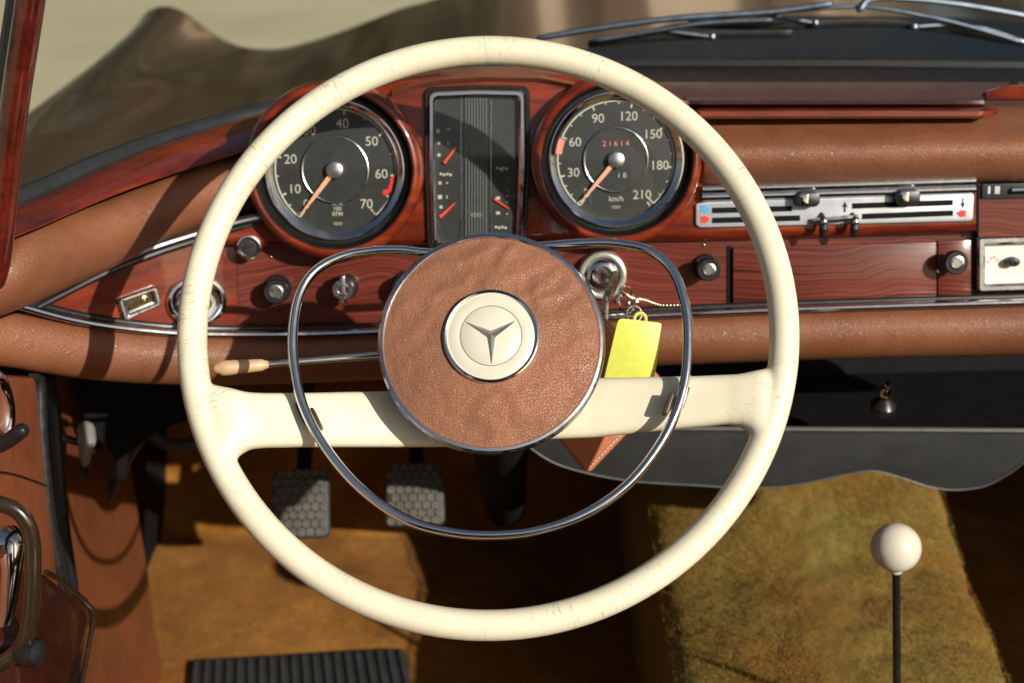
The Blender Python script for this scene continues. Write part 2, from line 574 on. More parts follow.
g.set(Roughness=.9); M_ground = g.m

# ================================================================== SETTING: ground and what stands beyond
bm = B()
grid(bm, [[Vector((x, y, 0)) for x in frange(-150, 150, 20)] for y in frange(-150, 150, 20)])
tag(build('ground', bm, M_ground), kind='structure')

# a pale building and dark trees ahead, mirrored in the bonnet
bd = empty('building', (2, 17, 0))
tag(bd, 'pale plastered building with brown pillars beyond the bonnet', 'building')
bm = B(); prism(bm, [(-1.6, 17), (5.2, 17), (5.2, 25), (-1.6, 25)], 0, 6.5)
build('wall', bm, M_wall, bd, world=True, smooth=False)
for xx in (-.55, .95, 3.4):
    bm = B(); prism(bm, rrect(xx - .4, 16.5, xx + .4, 16.98, .05, 2), 0, 5.6)
    build('pillar', bm, M_pillar, bd, world=True, smooth=False)
bm = B(); prism(bm, [(-1.9, 16.3), (5.5, 16.3), (5.5, 25.4), (-1.9, 25.4)], 6.502, 6.9)
build('roof', bm, M_wall, bd, world=True, smooth=False)
M_bark = simple('bark', (.06, .04, .025), .8, 0, .3, 8)
def tree(x, y, h, r, seed, label):
    rg = random.Random(seed)
    t = empty('tree', (x, y, 0))
    tag(t, label, 'tree', 'trees ahead of the car')
    bm = B(); tube(bm, [Vector((x, y, 0)), Vector((x + .1, y, h * .3)), Vector((x, y + .1, h * .7))], [.22, .17, .08], 10)
    build('trunk', bm, M_bark, t, world=True)
    bm = B()
    cl = [Vector((x + rg.gauss(0, r * .45), y + rg.gauss(0, r * .4), h * rg.uniform(.22, .95))) for _ in range(26)]
    for i in range(5000):
        c = rg.choice(cl) + Vector((rg.gauss(0, r * .2), rg.gauss(0, r * .2), rg.gauss(0, h * .06)))
        a = Vector((rg.gauss(0, 1), rg.gauss(0, 1), rg.gauss(0, 1))).normalized() * .13
        b = a.cross(Vector((rg.gauss(0, 1), rg.gauss(0, 1), rg.gauss(0, 1)))).normalized() * .09
        bm.faces.new([bm.verts.new(c + q) for q in (-a, b, a, -b)])
    build('crown', bm, M_leaf, t, world=True, smooth=False)
for i, (x, y, h, r) in enumerate(((-2.9, 15.0, 8.5, 1.7), (-5.2, 14, 10.0, 2.1), (-8.0, 12.5, 10.5, 2.3), (-10.5, 9.5, 10.0, 2.4), (-3.9, 19, 11, 2.4), (-1.9, 14.2, 8.0, 1.1), (7.2, 15.5, 5.4, 1.6), (9.8, 14.5, 6.2, 1.9))):
    tree(x, y, h, r, i, 'leafy green tree %s the pale building' % ('standing left of' if x < 0 else 'standing right of'))

# ================================================================== CAR BODY (bonnet, wing, cowl, sides)
car = empty('car', (0.37, 2.0, 0.0))
tag(car, 'dark bronze metallic car body with rounded front wing beyond the windscreen', 'car')
def zsec(x, y):
    """height of the outer skin"""
    near = [(-.625, .30), (-.60, .62), (-.585, .79), (-.555, .865), (-.505, .900), (-.43, .900), (-.36, .876), (-.30, .852), (-.2, .862), (-.05, .888), (.15, .905), (.37, .912), (.6, .905), (.8, .885), (.95, .85), (1.05, .842), (1.13, .862), (1.2, .84), (1.27, .7), (1.33, .35)]
    far = [(-.69, .30), (-.67, .6), (-.65, .775), (-.62, .848), (-.575, .880), (-.52, .868), (-.475, .818), (-.44, .797), (-.37, .793), (-.27, .822), (-.155, .865), (.0, .90), (.2, .925), (.37, .93), (.6, .92), (.8, .89), (.95, .84), (1.05, .80), (1.16, .83), (1.3, .5)]
    t = (y - 1.35) / (2.4 - 1.35)
    t = max(0, min(1.15, t))
    def sm(tab):
        return sum(w_ * interp(tab, x + q * .011) for q, w_ in zip(range(-4, 5), (1, 3, 6, 9, 10, 9, 6, 3, 1))) / 48
    return sm(near) * (1 - t) + sm(far) * t
def skin(u, v):
    # u: across 0..1, v: along 0..1
    y = 1.22 + v * 1.25
    x = lerp(-.59, 1.30, u)
    if x < -.3:      # the wing's outer flank follows the body line
        x = x - (0.085 * max(0, v - .16) / .84) * min(1, (-.3 - x) / .2)
    z = zsec(x, y)
    fall = max(0.0, (v - .90) / .10)
    vv_ = v
    z -= fall ** 2 * .28
    return Vector((x, y - fall * .02, z))
bm = B()
nu, nv = 150, 60
def wingside(v):
    p = skin(0, v)
    return [Vector((p.x - .03, p.y, .20)), Vector((p.x - .025, p.y, .45))]
rows = []
for j in range(nv + 1):
    v = j / nv
    rows.append([skin(i / nu, v) for i in range(0, 34)])
grid(bm, rows)
build('front_wing', bm, M_bronze, car, world=True, sharp=60)
bm = B()
rows = [[skin(i / nu, j / nv) + Vector((0, 0, .0)) for i in range(33, nu + 1)] for j in range(nv + 1)]
grid(bm, rows)
build('bonnet', bm, M_bronze, car, world=True, sharp=60)
# outer flank and closed front so that nothing is hollow
bm = B()
grid(bm, [[skin(0, j / nv), skin(0, j / nv) + Vector((-.02, 0, -.25)), Vector((skin(0, j / nv).x - .01, skin(0, j / nv).y, .18))] for j in range(nv + 1)])
grid(bm, [[skin(i / nu, 1), Vector((skin(i / nu, 1).x, 2.50, .5)), Vector((skin(i / nu, 1).x, 2.46, .18))] for i in range(nu + 1)])
build('body_side', bm, M_bronze, car, world=True)
# far door / sill: shades the passenger footwell
bm = B()
prism(bm, rrect(-.9, .16, 1.9, .84, .06, 4), 0, .07, frame(Vector((1.10, 0, 0)), Vector((1, 0, 0)), Vector((0, 1, 0))), .01)
build('side_panel', bm, M_door, car, world=True)
# seats behind and below the viewpoint: they shade the cabin and darken the lacquer's reflections
for x0, x1 in ((-.27, .24), (.50, 1.02)):
    bm = B()
    prism(bm, rrect(x0, -.12, x1, .40, .06, 5), .30, .50, bev=.03)
    FB = frame(Vector((0, -.16, .45)), Vector((0, 1, .25)))
    prism(bm, rrect(x0, 0, x1, .60, .07, 5), -.14, .0, FB, .03)
    build('seat', bm, M_door, car, world=True)
bm = B(); prism(bm, rrect(-.44, .55, 1.12, 1.27, .12, 6), -.35, 0, frame(Vector((0, -.85, 0)), Vector((0, 1, 0)), Vector((1, 0, 0)) * -1), .05)  # unseen folded hood, added to darken the lacquer's reflections and dim the cabin
bm.transform(Matrix.Identity(4))
build('folded_top_blocker', bm, simple('top_blocker_cloth', (.05, .03, .02), .9, 0, .2, 20), car, world=True)
bm = B(); grid(bm, [[Vector((x, y, .27 if y > -.9 else .27 + (-.9 - y) * 4)) for y in (.82, 0, -.5, -.9, -1.05)] for x in frange(-.40, 1.1, 6)])
build('cabin_floor', bm, M_blackm, car, world=True)
bm = B(); prism(bm, rrect(-1.0, .18, .45, .86, .05, 4), -.07, 0, frame(Vector((-.42, 0, 0)), Vector((1, 0, 0)), Vector((0, 1, 0))), .01)
build('side_panel', bm, M_door, car, world=True)
# the wing runs back beside the windscreen foot
bm = B()
grid(bm, [[Vector((x, y, zsec(x, y) + .0005)) for x in frange(-.62, -.40, 16)] for y in frange(.80, 1.235, 8)])
build('wing_rear', bm, M_bronze, car, world=True)
bm = B()
rows = []
for x in frange(.02, 1.22, 50):
    e = min(1, max(.12, (x - .0) / .22)) ** .7
    y1 = 1.56 + .26 * e
    rows.append([Vector((x, y, zsec(x, y) + (.005 if 1.45 < y < y1 - .002 else .001))) for y in frange(1.43, y1, 14)])
grid(bm, rows)
build('scuttle_panel', bm, M_cowl, car, world=True)
# ================================================================== WINDSCREEN
ws = empty('windscreen', at(512, 70, 1.35))
tag(ws, 'clear curved windscreen set in dark grey rubber above the dashboard', 'windscreen')
gk = [(-60, 226, .93), (20, 198, 1.0), (100, 163, 1.08), (180, 134, 1.17), (270, 110, 1.24), (350, 90, 1.28), (430, 73, 1.31), (600, 66, 1.33), (800, 70, 1.34), (1024, 74, 1.34), (1180, 80, 1.33)]
gks = catmull(gk, 6)
bm = B()
tube(bm, [at(*p) for p in gks], [.0075 if p[0] < 330 else .005 for p in gks], 10)
build('rubber_seal', bm, simple('dark_seal_rubber', (.022, .025, .027), .42, 0, .2, 60), ws, world=True)
bm = B()
rows = []
for p in gks:
    b = at(*p)
    rows.append([b + Vector((b.x * -.04 * t, -.62 * t + .10 * t * (1 - t), .44 * t + .06 * t * (1 - t))) for t in frange(0, 1, 6)])
grid(bm, rows)
build('pane', bm, M_wglass, ws, world=True, sharp=80)
bm = B()
grid(bm, [[at(*p) + Vector((0, .002, -.004)), at(*p) + Vector((-.012, .03, -.022)), Vector((min(at(*p).x - .03, -.0), at(*p).y + .09, zsec(at(*p).x - .03, 1.3) + .003))] for p in gks if p[0] < 480])
build('cowl_lip', bm, M_bronze, car, world=True)
# wooden pillar trim at the left
bm = B()
pp = catmull([(36, -40, .80), (29, 10, .815), (14, 110, .84), (4, 200, .87), (-3, 262, .89), (-12, 290, .90)], 6)
nn = len(pp)
tube(bm, [at(*p) for p in pp], [.0080 * (1 if i < nn - 3 else (nn - i) / 3.5) for i in range(nn)], 16, ry=[.0085 * (1 if i < nn - 3 else (nn - i) / 3.5) for i in range(nn)])
build('pillar_trim', bm, M_wood_p, ws, world=True)
bm = B()
tube(bm, [at(p[0] - 14, p[1], p[2] + .02) for p in pp], .006, 10)
build('pillar_seal', bm, simple('grey_seal', (.10, .10, .09), .5), ws, world=True)

# ================================================================== WIPERS
def wiper(label, pts, claws, rubber, piv, D, parent_px):
    root = empty('windscreen_wiper', at(parent_px[0], parent_px[1], D))
    tag(root, label, 'wiper', 'wipers parked on the windscreen')
    bm = B(); tube(bm, [at(x, y, D - .012) for x, y in catmull(pts, 6)], .0032, 8, ry=.0022, round_ends=True)
    build('bridge', bm, M_wiper, root, world=True)
    for c in claws:
        bm = B(); tube(bm, [at(x, y, D - .006) for x, y in catmull(c, 4)], .0022, 8, round_ends=True)
        e = at(c[-1][0], c[-1][1], D - .006)
        lathe(bm, [(0, -.0045), (.0035, -.003), (.0045, 0), (.0035, .003), (0, .0045)], 12, T(e))
        build('claw', bm, M_wiper, root, world=True)
    bm = B(); tube(bm, [at(x, y, D) for x, y in catmull(rubber, 6)], .0022, 6, ry=.0045, round_ends=True)
    build('rubber_blade', bm, M_black, root, world=True)
    bm = B(); tube(bm, [at(x, y, D - .018) for x, y in catmull(piv, 5)], .0042, 8, ry=.0032, round_ends=True)
    build('arm', bm, M_wiper, root, world=True)
wiper('silver wiper blade with long bridge parked on the right half of the windscreen',
      [(758, 15), (800, 10), (866, 7), (930, 17), (975, 28), (1018, 41)],
      [[(700, 20), (758, 14), (785, 18), (815, 23)], [(1024, 42), (985, 29), (950, 25), (914, 27)]],
      [(690, 24), (780, 26), (900, 24), (1040, 46)],
      [(860, 9), (878, -2), (960, 4), (1060, 22)], 1.42, (866, 8))
wiper('dark wiper blade with slim arm parked on the middle of the windscreen',
      [(598, 40), (660, 30), (705, 23), (770, 20)],
      [[(640, 36), (660, 31), (690, 34), (712, 37)]],
      [(590, 44), (680, 36), (790, 34)],
      [(540, 38), (600, 28), (680, 18), (770, 12), (830, 4)], 1.40, (700, 25))

# ================================================================== DASHBOARD
dash = empty('dashboard', D0)
tag(dash, 'red lacquered wooden dashboard with round gauges and brown leather padding', 'dashboard')
low_top = [(20, 306), (60, 317), (100, 325), (150, 331), (200, 334), (300, 334), (400, 330), (520, 323), (640, 316), (800, 309), (1024, 302), (1120, 299)]
up_left = [(25, 306), (60, 288), (100, 268), (150, 248), (200, 232), (262, 214)]
def ylow(x): return interp(low_top, x)
def slope(x): return -(x - 640) * .0227
# --- lower veneer fascia
bm = B()
def ptop(x): return interp(up_left, x) if x < 262 else interp([(262, 214), (300, 205), (1120, 200)], x)
flp = lambda x: [(lerp(ylow(x) + 4, ptop(x) - 3, k / 8), .0) for k in range(9)]
dsweep(bm, frange(238, 1120, 110), flp)
build('lower_fascia', bm, M_veneer, dash, world=True)
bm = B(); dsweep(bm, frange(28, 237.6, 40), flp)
build('fascia_end_reflection', bm, M_wood, dash, world=True)  # redder left end: the edge of a reflection put into the wood colour
# --- upper lacquered panel, standing proud, lower lip rounded
bm = B()
def lip(x): return interp([(190, 243), (240, 246), (430, 244), (560, 241), (700, 239), (976, 231)], x)
def uptop(x): return interp([(190, 238), (262, 214), (300, 130), (330, 100), (400, 82), (440, 76), (600, 76), (690, 105), (705, 183), (976, 178)], x)
dsweep(bm, frange(192, 976, 120), lambda x: [(lip(x), 0), (lip(x) + 1.5, .006), (lip(x) - 1, .0115), (lip(x) - 5, .0135)] + [(lerp(lip(x) - 8, uptop(x), k / 12), .0135) for k in range(13)] + [(uptop(x) - 3, .008), (uptop(x) - 2, -.02)])
build('upper_fascia', bm, M_wood, dash, world=True, sharp=50)
# --- the far right panel
bm = B()
dsweep(bm, frange(978.5, 1120, 16), lambda x: [(238 - (x - 980) * .02, 0), (237 - (x - 980) * .02, .009), (184, .0095), (183, 0)])
build('right_panel', bm, M_veneer, dash, world=True)
# --- binnacle top
bm = B()
bt = lambda x: interp([(392, 88), (415, 80), (440, 75), (480, 72), (540, 73), (575, 80), (600, 90)], x)
dsweep(bm, frange(392, 600, 30), lambda x: [(bt(x) + 9, .0145), (bt(x) + 5, .020), (bt(x) + 1, .012), (bt(x) - 3, -.02), (bt(x) - 6, -.06), (bt(x) - 2, -.1)])
build('binnacle_top', bm, M_pad, dash, world=True)
# --- lower leather roll
bm = B()
rr = [(-70, 322, 20), (-20, 336, 26), (20, 341, 28), (100, 353, 27.5), (200, 359, 26), (330, 357, 25), (520, 347, 25), (640, 341, 25.5), (840, 333, 26), (1024, 329, 26.5), (1120, 327, 27)]
rs_ = catmull(rr, 10)
grid(bm, [[DS(x, y - r * cos(2 * pi * k / 28), .006 + .026 * sin(2 * pi * k / 28)) for k in range(28)] for x, y, r in rs_], closed=True, cap=True)
build('lower_roll', bm, M_pad, dash, world=True)
# --- chrome strip above it
def strip(name, pts, r, off, m, parent=dash, ry=None):
    bm = B(); tube(bm, [DS(x, y, off) for x, y in catmull(pts, 8)], r, 10, ry=ry, round_ends=True)
    return build(name, bm, m, parent, world=True)
strip('trim_strip', [(x, y + 0) for x, y in low_top], .0036, .026, M_chrome, ry=.0028)
strip('trim_groove', [(x + 4, y - 5.5) for x, y in low_top], .003, .010, M_black)
strip('trim_strip', up_left[:-1] + [(235, 222), (262, 216)], .0042, .022, M_chrome_k, ry=.003)
strip('trim_groove', [(x + 3, y + 6) for x, y in up_left], .003, .012, M_black)
# --- upper left leather roll
bm = B()
ul = [(-70, 300, 30, .95), (-20, 288, 34, .985), (20, 268, 41, 1.0), (60, 252, 40, 1.03), (100, 237, 37, 1.065), (150, 216, 34, 1.105), (200, 196, 32, 1.14), (250, 178, 30, 1.17), (300, 160, 28, 1.19)]
ul = catmull(ul, 8)
rows = []
for x, y, r, d in ul:
    ca, sa = cos(R(-22)), sin(R(-22))
    rows.append([at(x + sa * -r * .0 , y - r * cos(a), d - .034 * sin(a)) for a in [2 * pi * k / 28 for k in range(28)]])
grid(bm, rows, closed=True, cap=True)
build('upper_roll', bm, M_pad, dash, world=True)
# --- wooden sill below the windscreen, left
bm = B()
sl = catmull([(-60, 252, .925), (20, 218, .985), (45, 208, 1.0), (100, 184, 1.055), (150, 165, 1.10), (200, 149, 1.14), (262, 130, 1.18), (300, 120, 1.2)], 8)
grid(bm, [[at(x, y - 17 * cos(a), d - .010 * sin(a) + .03 * (cos(a))) for a in [2 * pi * k / 20 for k in range(20)]] for x, y, d in sl], closed=True, cap=True)
build('window_sill', bm, M_wood, dash, world=True)
# --- right upper leather pad
bm = B()
def padprof(x):
    s = -(x - 860) * .018
    e = interp([(690, .3), (705, .85), (730, 1), (1200, 1)], x)
    q = [(186, -.004), (184, .012), (177, .024), (166, .032), (155, .035), (146, .033), (139, .027), (132, .018), (124, .006), (117, -.004), (110, -.02), (104, -.05)]
    return [(y + s, o * e) for y, o in catmull(q, 3)]
dsweep(bm, frange(690, 1130, 60), padprof)
build('upper_pad', bm, M_pad, dash, world=True)
strip('pad_shadow_gap', [(700, 190), (860, 187.5), (1120, 183)], .0022, .004, M_black)
# --- dash top: black crackled sheet running to the windscreen
bm = B()
def tp(x):
    s = interp([(560, 0), (860, 0), (1120, 3)], x)
    return [(90 + s, -.07), (86 + s, -.08), (82 + s, -.11), (74 + s, -.16), (66 + s, -.2), (60 + s, -.2)]
dsweep(bm, frange(420, 1130, 50), tp)
build('dash_top', bm, M_topblk, dash, world=True)
bm = B()
dsweep(bm, frange(560, 1130, 40), lambda x: [(108, -.022), (101, -.030), (94, -.040), (88, -.052), (84, -.066), (82, -.085), (84, -.1)])
build('pad_crest', bm, simple('dark_brown_vinyl', (.085, .040, .030), .4, 0, .15, 30), dash, world=True)
# wooden ledge (defroster cover) on the pad
bm = B()
def led(x):
    s = -(x - 840) * .002
    e = min(1, max(.15, (x - 684) / 16)) * min(1, max(.2, (1000 - x) / 14))
    c = 111 + s
    h = 7.5 * e
    return [(c + h * .95, .010), (c + h * 1.05, .018 * e), (c + h * .7, .024 * e), (c + h * .1, .024 * e), (c - h * .25, .017 * e), (c - h * .75, -.012), (c - h * 1.0, -.035), (c - h * .3, -.035), (c + h * .6, -.01)]
dsweep(bm, [684, 688, 694, 700, 708] + frange(716, 970, 30) + [978, 985, 990, 994, 998], led, closed=True, cap=True)
build('ledge', bm, M_wood, dash, world=True, sharp=50)
def vt(x): return min(1, max(.1, (984 - x) / 30)) * min(1, max(.2, (x - 686) / 14))
bm = B()
dsweep(bm, frange(686, 984, 40), lambda x: [(108, -.006), (104, .012 * vt(x)), (100.5, .008 * vt(x)), (97.4, -.02), (97.2, -.036), (100, -.045)], closed=True, cap=True)
build('defroster_vent', bm, simple('purple_brown_vinyl', (.060, .026, .022), .42, 0, .2, 60), dash, world=True)
bm = B()
dsweep(bm, frange(986, 1130, 24), lambda x: [(102 - (x - 985) * .02, -.034), (99, -.028), (92 - min(6, (x - 986) * .3), -.038), (90 - min(8, (x - 986) * .35), -.06), (96, -.09)], closed=True, cap=True)
build('corner_wood', bm, M_wood, dash, world=True)

# ---------- round gauges
def gauge(name, px, py, rad, labels, extra, needle_deg):
    M = DF(px, py, .0135) @ T(Vector((0, 0, .0062)))
    s = (M.translation - CAMLOC).dot(ray(512, 341.5)) / F * 1.0
    s = s / (ray(512, 341.5).length)
    k = rad * s / 66.0      # one unit = 1/66 dial radius
    def P(prof): return [(r * k, z * k) for r, z in prof]
    root = None
    bm = B()    # the round wooden hood
    lathe(bm, P([(92, -16), (92, 2), (90.5, 11), (88, 17), (85.5, 19.5), (83, 20), (81, 18.5), (80.2, 14), (80, -6)]), 72)
    hood = build(name, bm, M_wood_l, dash, M=M)
    bm = B()
    lathe(bm, P([(80.3, 14), (79.5, 6), (76, 1), (72, .5)]), 72)
    build('shroud', bm, M_black, hood, M=M)
    bm = B()
    lathe(bm, P([(72.4, -2), (72.4, 5.4), (71.8, 6.6), (70.6, 6.8), (67.4, 4.4), (64.8, 2.0), (64.2, -5)]), 96)
    build('bezel', bm, M_chrome, hood, M=M)
    bm = B()
    lathe(bm, P([(67, -4.5), (35.5, -4.5), (35, -2.5), (33.5, -2)]), 72)
    lathe(bm, P([(33.6, -2.2), (0, -2.2)]), 72)
    build('dial', bm, M_dial, hood, M=M)
    bm = B(); torus(bm, 34 * k, .9 * k, 72, 8, z=-1.8 * k)
    build('inner_ring', bm, M_chrome_d, hood, M=M)
    bm = B()
    red = []
    for val, txt, ang in labels:
        a = R(ang)
        text(bm, txt, 13.6 * k, T(Vector((47.5 * k * cos(a), 47.5 * k * sin(a), -4.2 * k))), .00005, .04 * k)
    zt = -4.3 * k
    def bar(bm, r0, r1, a, wd):
        a = R(a)
        u = Vector((cos(a), sin(a), 0)); v = Vector((-sin(a), cos(a), 0))
        c = [u * r0 * k - v * wd * k, u * r1 * k - v * wd * k, u * r1 * k + v * wd * k, u * r0 * k + v * wd * k]
        bm.faces.new([bm.verts.new(Vector((q.x, q.y, zt))) for q in c])
    def arc(bm, r0, r1, a0, a1, z=zt):
        n = max(4, int(abs(a1 - a0) / 3))
        grid(bm, [[Vector((r * k * cos(R(a)), r * k * sin(R(a)), z)) for r in (r0, r1)] for a in frange(a0, a1, n)])
    extra(bm, bar, arc, k)
    build('markings', bm, M_mark, hood, M=M, smooth=False)
    bm = B()
    if name == 'tachometer':
        arc(bm, 57.5, 61.5, -8, -24, zt + .3 * k)
        lathe(bm, [(0, 0), (3.4 * k, 0), (3.4 * k, .6 * k), (0, .7 * k)], 12, T(Vector((56.5 * k * cos(R(-26)), 56.5 * k * sin(R(-26)), zt + .4 * k))))
    else:
        arc(bm, 58, 64.5, 158, 173, zt + .3 * k)
        text(bm, '2 1 6 1 4', 8 * k, T(Vector((0, 17 * k, -1.6 * k))), .00005)
    build('red_markings', bm, M_red if name == 'tachometer' else M_salmon, hood, M=M, smooth=False)
    bm = B()
    a = R(needle_deg); u = Vector((cos(a), sin(a), 0)); v = Vector((-sin(a), cos(a), 0))
    z1 = 3 * k
    pts = [u * 4 * k - v * 2.5 * k, u * 30 * k - v * 2.1 * k, u * 58 * k - v * .7 * k, u * 58 * k + v * .7 * k, u * 30 * k + v * 2.1 * k, u * 4 * k + v * 2.5 * k]
    prism(bm, [(q.x, q.y) for q in pts], z1 * .6, z1)
    build('needle', bm, M_needle, hood, M=M)
    bm = B()
    lathe(bm, P([(9.2, -2), (9.2, 3), (8.4, 5), (6.5, 6), (0, 6.3)]), 32)
    build('needle_cap', bm, M_alu, hood, M=M)
    bm = B()
    lathe(bm, P([(66, 2.6), (45, 4.6), (22, 5.6 + 1.5), (0, 5.9 + 1.6)]), 48)
    build('glass', bm, M_gglass, hood, M=M)
    return hood, M, k
M_salmon = simple('salmon_paint', (.75, .25, .18), .5, 0, .1, 300)
def ex_t(bm, bar, arc, k):
    arc(bm, 61.5, 63, 230, -6)
    arc(bm, 61.5, 63, -30, -50)
    for i in range(0, 15):
        a = interp([(q, v[2]) for q, v in enumerate(tl)], i / 2)
        bar(bm, 57 if i % 2 == 0 else 59, 62, a, .9 if i % 2 == 0 else .6)
    bar(bm, 54, 62, 231, .8); bar(bm, 54, 62, -50, .8)
    for q, (tx, yy) in enumerate((('RPM', -33), ('100', -38.5), ('RPM', -44))):
        text(bm, tx, 6.0 * k, T(Vector((0, yy * k - 2 * k, -4.2 * k))), .00005, .05 * k)
    text(bm, 'VDO', 4.4 * k, T(Vector((0, -56 * k, -4.2 * k))), .00005, .04 * k)
tl = [(v * 10, str(v * 10), a) for v, a in enumerate((228, 204, 166, 122, 79, 36, -7, -50))]
gt, MT, KT = gauge('tachometer', 336, 169.5, 64, tl, ex_t, 230.5)
def ex_s(bm, bar, arc, k):
    arc(bm, 61.5, 63, 230, -50)
    for i in range(0, 22):
        a = interp([(q, v[2]) for q, v in enumerate(sl_)], i / 3)
        bar(bm, 57 if i % 3 == 0 else 59, 62, a, .9 if i % 3 == 0 else .6)
    bar(bm, 54, 62, 231, .8); bar(bm, 54, 62, -50, .8)
    text(bm, 'km/h', 8 * k, T(Vector((0, -42 * k, -4.2 * k))), .00005, .05 * k)
    text(bm, 'VDO', 4.4 * k, T(Vector((0, -51 * k, -4.2 * k))), .00005, .04 * k)
    text(bm, '1 8', 8 * k, T(Vector((6 * k, -17 * k, -1.6 * k))), .00005)
sl_ = [(v * 30, str(v * 30), a) for v, a in enumerate((228, 196, 156, 113, 73, 33, -9, -54))]
gs, MS, KS = gauge('speedometer', 615.5, 159.5, 61.7, sl_, ex_s, 229)

# ---------- centre instrument cluster
M = DF(477, 166, .0135)
def LP(M, pts, off=0): return [tuple(loc(M, x, y, off)[:2]) for x, y in pts]
oc = LP(M, [(429, 91), (478, 89), (525, 90), (526, 165), (522, 244), (478, 246), (432, 246), (429, 165)])
ic = LP(M, [(435, 98), (478, 96), (519, 97), (519, 165), (516, 240), (478, 241), (437, 241), (435, 165)])
oc, ic = round_poly(oc, .006), round_poly(ic, .004)
bm = B(); frame_ring(bm, [(x * 1.09, y * 1.05) for x, y in oc], oc, -.002, .004, bev=.001)
clus = build('instrument_cluster', bm, M_black, dash, M=M)
bm = B(); frame_ring(bm, oc, ic, -.001, .0065, bev=.0015)
build('frame', bm, M_chrome, clus, M=M)
bm = B(); prism(bm, ic, -.003, .0005)
build('dial', bm, M_dial, clus, M=M, smooth=False)
bm = B()
for i, xx in enumerate(frange(466, 486, 7)):
    a = loc(M, xx, 98, .0); b = loc(M, xx, 239, .0)
    tube(bm, [Vector((a.x, a.y, .001)), Vector((b.x, b.y, .001))], .0009, 6)
build('ribbed_strip', bm, simple('ribbed_grey', (.10, .11, .105), .45, 0, .1, 50), clus, M=M)
bm = B()
for xx in (461, 491):
    a = loc(M, xx, 98, .0); b = loc(M, xx, 239, .0)
    tube(bm, [Vector((a.x, a.y, .0008)), Vector((b.x, b.y, .0008))], .0007, 6)
build('divider', bm, M_chrome_d, clus, M=M)
bm = B()
def dot(px, py, w=2, h=2):
    p = loc(M, px, py, .001)
    s = .0004
    bm.faces.new([bm.verts.new(Vector((p.x + a * w * s, p.y + b * h * s, .001))) for a, b in ((-1, -1), (1, -1), (1, 1), (-1, 1))])
for x, y, w_, h_ in ((438, 131, 3, 4), (439, 143, 3, 3), (439, 155, 3, 3), (440, 183, 3, 3), (440, 197, 4, 4), (441, 207, 3, 3), (449, 129, 4, 1.2), (448, 143, 1.2, 3), (447, 197, 1.2, 3),
                     (502, 170, 1.5, 3), (507, 178, 1, 1), (507, 196, 1.5, 1.2), (507, 202, 1, 1), (507, 214, 1.5, 1.2), (498, 198, 4, 3), (498, 213, 4, 3), (447, 183, 2, 1.5), (507, 190, 1, 1)):
    dot(x, y, w_, h_)
for tx, x, y in (('VDO', 476, 215), ('TEMP', 446, 174), ('PSI', 501, 227), ('FUEL', 502, 168)):
    if tx != 'VDO':
        for q in range(4): dot(x - 5 + q * 3.2, y + (q % 2) * .8, 2.4, 2.4)
        continue
    p = loc(M, x, y, .002); text(bm, tx, .0042, T(Vector((p.x, p.y, .0025))), .00003)
build('markings', bm, M_mark, clus, M=M, smooth=False)
for a, b in (((456, 147), (444, 163)), ((455, 203), (440, 217)), ((494, 199), (509, 209))):
    bm = B(); p, q = loc(M, *a, .002), loc(M, *b, .002)
    tube(bm, [p, q], [.0011, .0005] if b[0] > a[0] else [.0007, .0016], 6)
    build('needle', bm, M_rneedle, clus, M=M)
bm = B(); prism(bm, ic, .0035, .004)
build('glass', bm, M_gglass, clus, M=M, smooth=False)

# ---------- knobs and switches
def knob(name, px, py, r, length, cap=M_black, body=M_black, base=None, label=None, pointer=False, cr=1.15):
    M = DF(px, py, 0)
    s = .00081
    # place so that the front cap lands on (px, py)
    front = loc(M, px, py, length)
    M = M @ T(Vector((front.x, front.y, 0)))
    r *= s
    bm = B()
    lathe(bm, [(r * .5, 0), (r * .5, length * .45), (r * .85, length * .55), (r, length * .7), (r, length * .92), (r * .9, length), (r * .62, length * 1.0), (r * .55, length * .96), (0, length * .95)], 32)
    kn = build(name, bm, body, dash, M=M)
    bm = B()
    lathe(bm, [(r * .6, length * .955), (r * .58, length * 1.03), (r * .45, length * 1.045), (r * .38, length * 1.0), (0, length * 1.0)], 24)
    build('cap', bm, cap, kn, M=M)
    bm = B()
    lathe(bm, [(r * cr, 0), (r * (cr - .03), .0025), (r * (cr - .12), .0035), (r * .8, .003), (r * .5, .003)], 32)
    build('collar', bm, M_black if base is None else base, kn, M=M)
    if pointer:
        bm = B()
        prism(bm, rrect(-r * .22, -r * 1.35, r * .22, r * 1.3, r * .2, 3), length * .5, length * 1.02, bev=.001)
        build('lever', bm, body, kn, M=M)
    if label: kn['label'] = label
    return kn
knob('light_knob', 276, 292, 12.5, .022, M_chrome_d)
knob('rotary_switch', 343, 290, 11, .022, M_chrome, M_chrome_d, None, 'chromed rotary switch', True)
knob('pull_knob', 709, 270, 11.5, .022, M_chrome_d)
knob('lighter_knob', 957, 263, 12, .022, M_chrome_d, M_black, M_chrome, cr=1.5)
knob('wiper_knob', 405, 288, 13, .018, M_black)
# small round socket
M = DF(249, 247, .0135)
bm = B(); lathe(bm, [(.0102, 0), (.0104, .002), (.0096, .0042), (.0082, .0045), (.0072, .003), (.0070, 0)], 40)
sk = build('round_socket', bm, M_chrome, dash, M=M)
bm = B(); lathe(bm, [(.0071, .0008), (.005, .0010), (0, .001)], 32)
build('button', bm, M_black, sk, M=M)
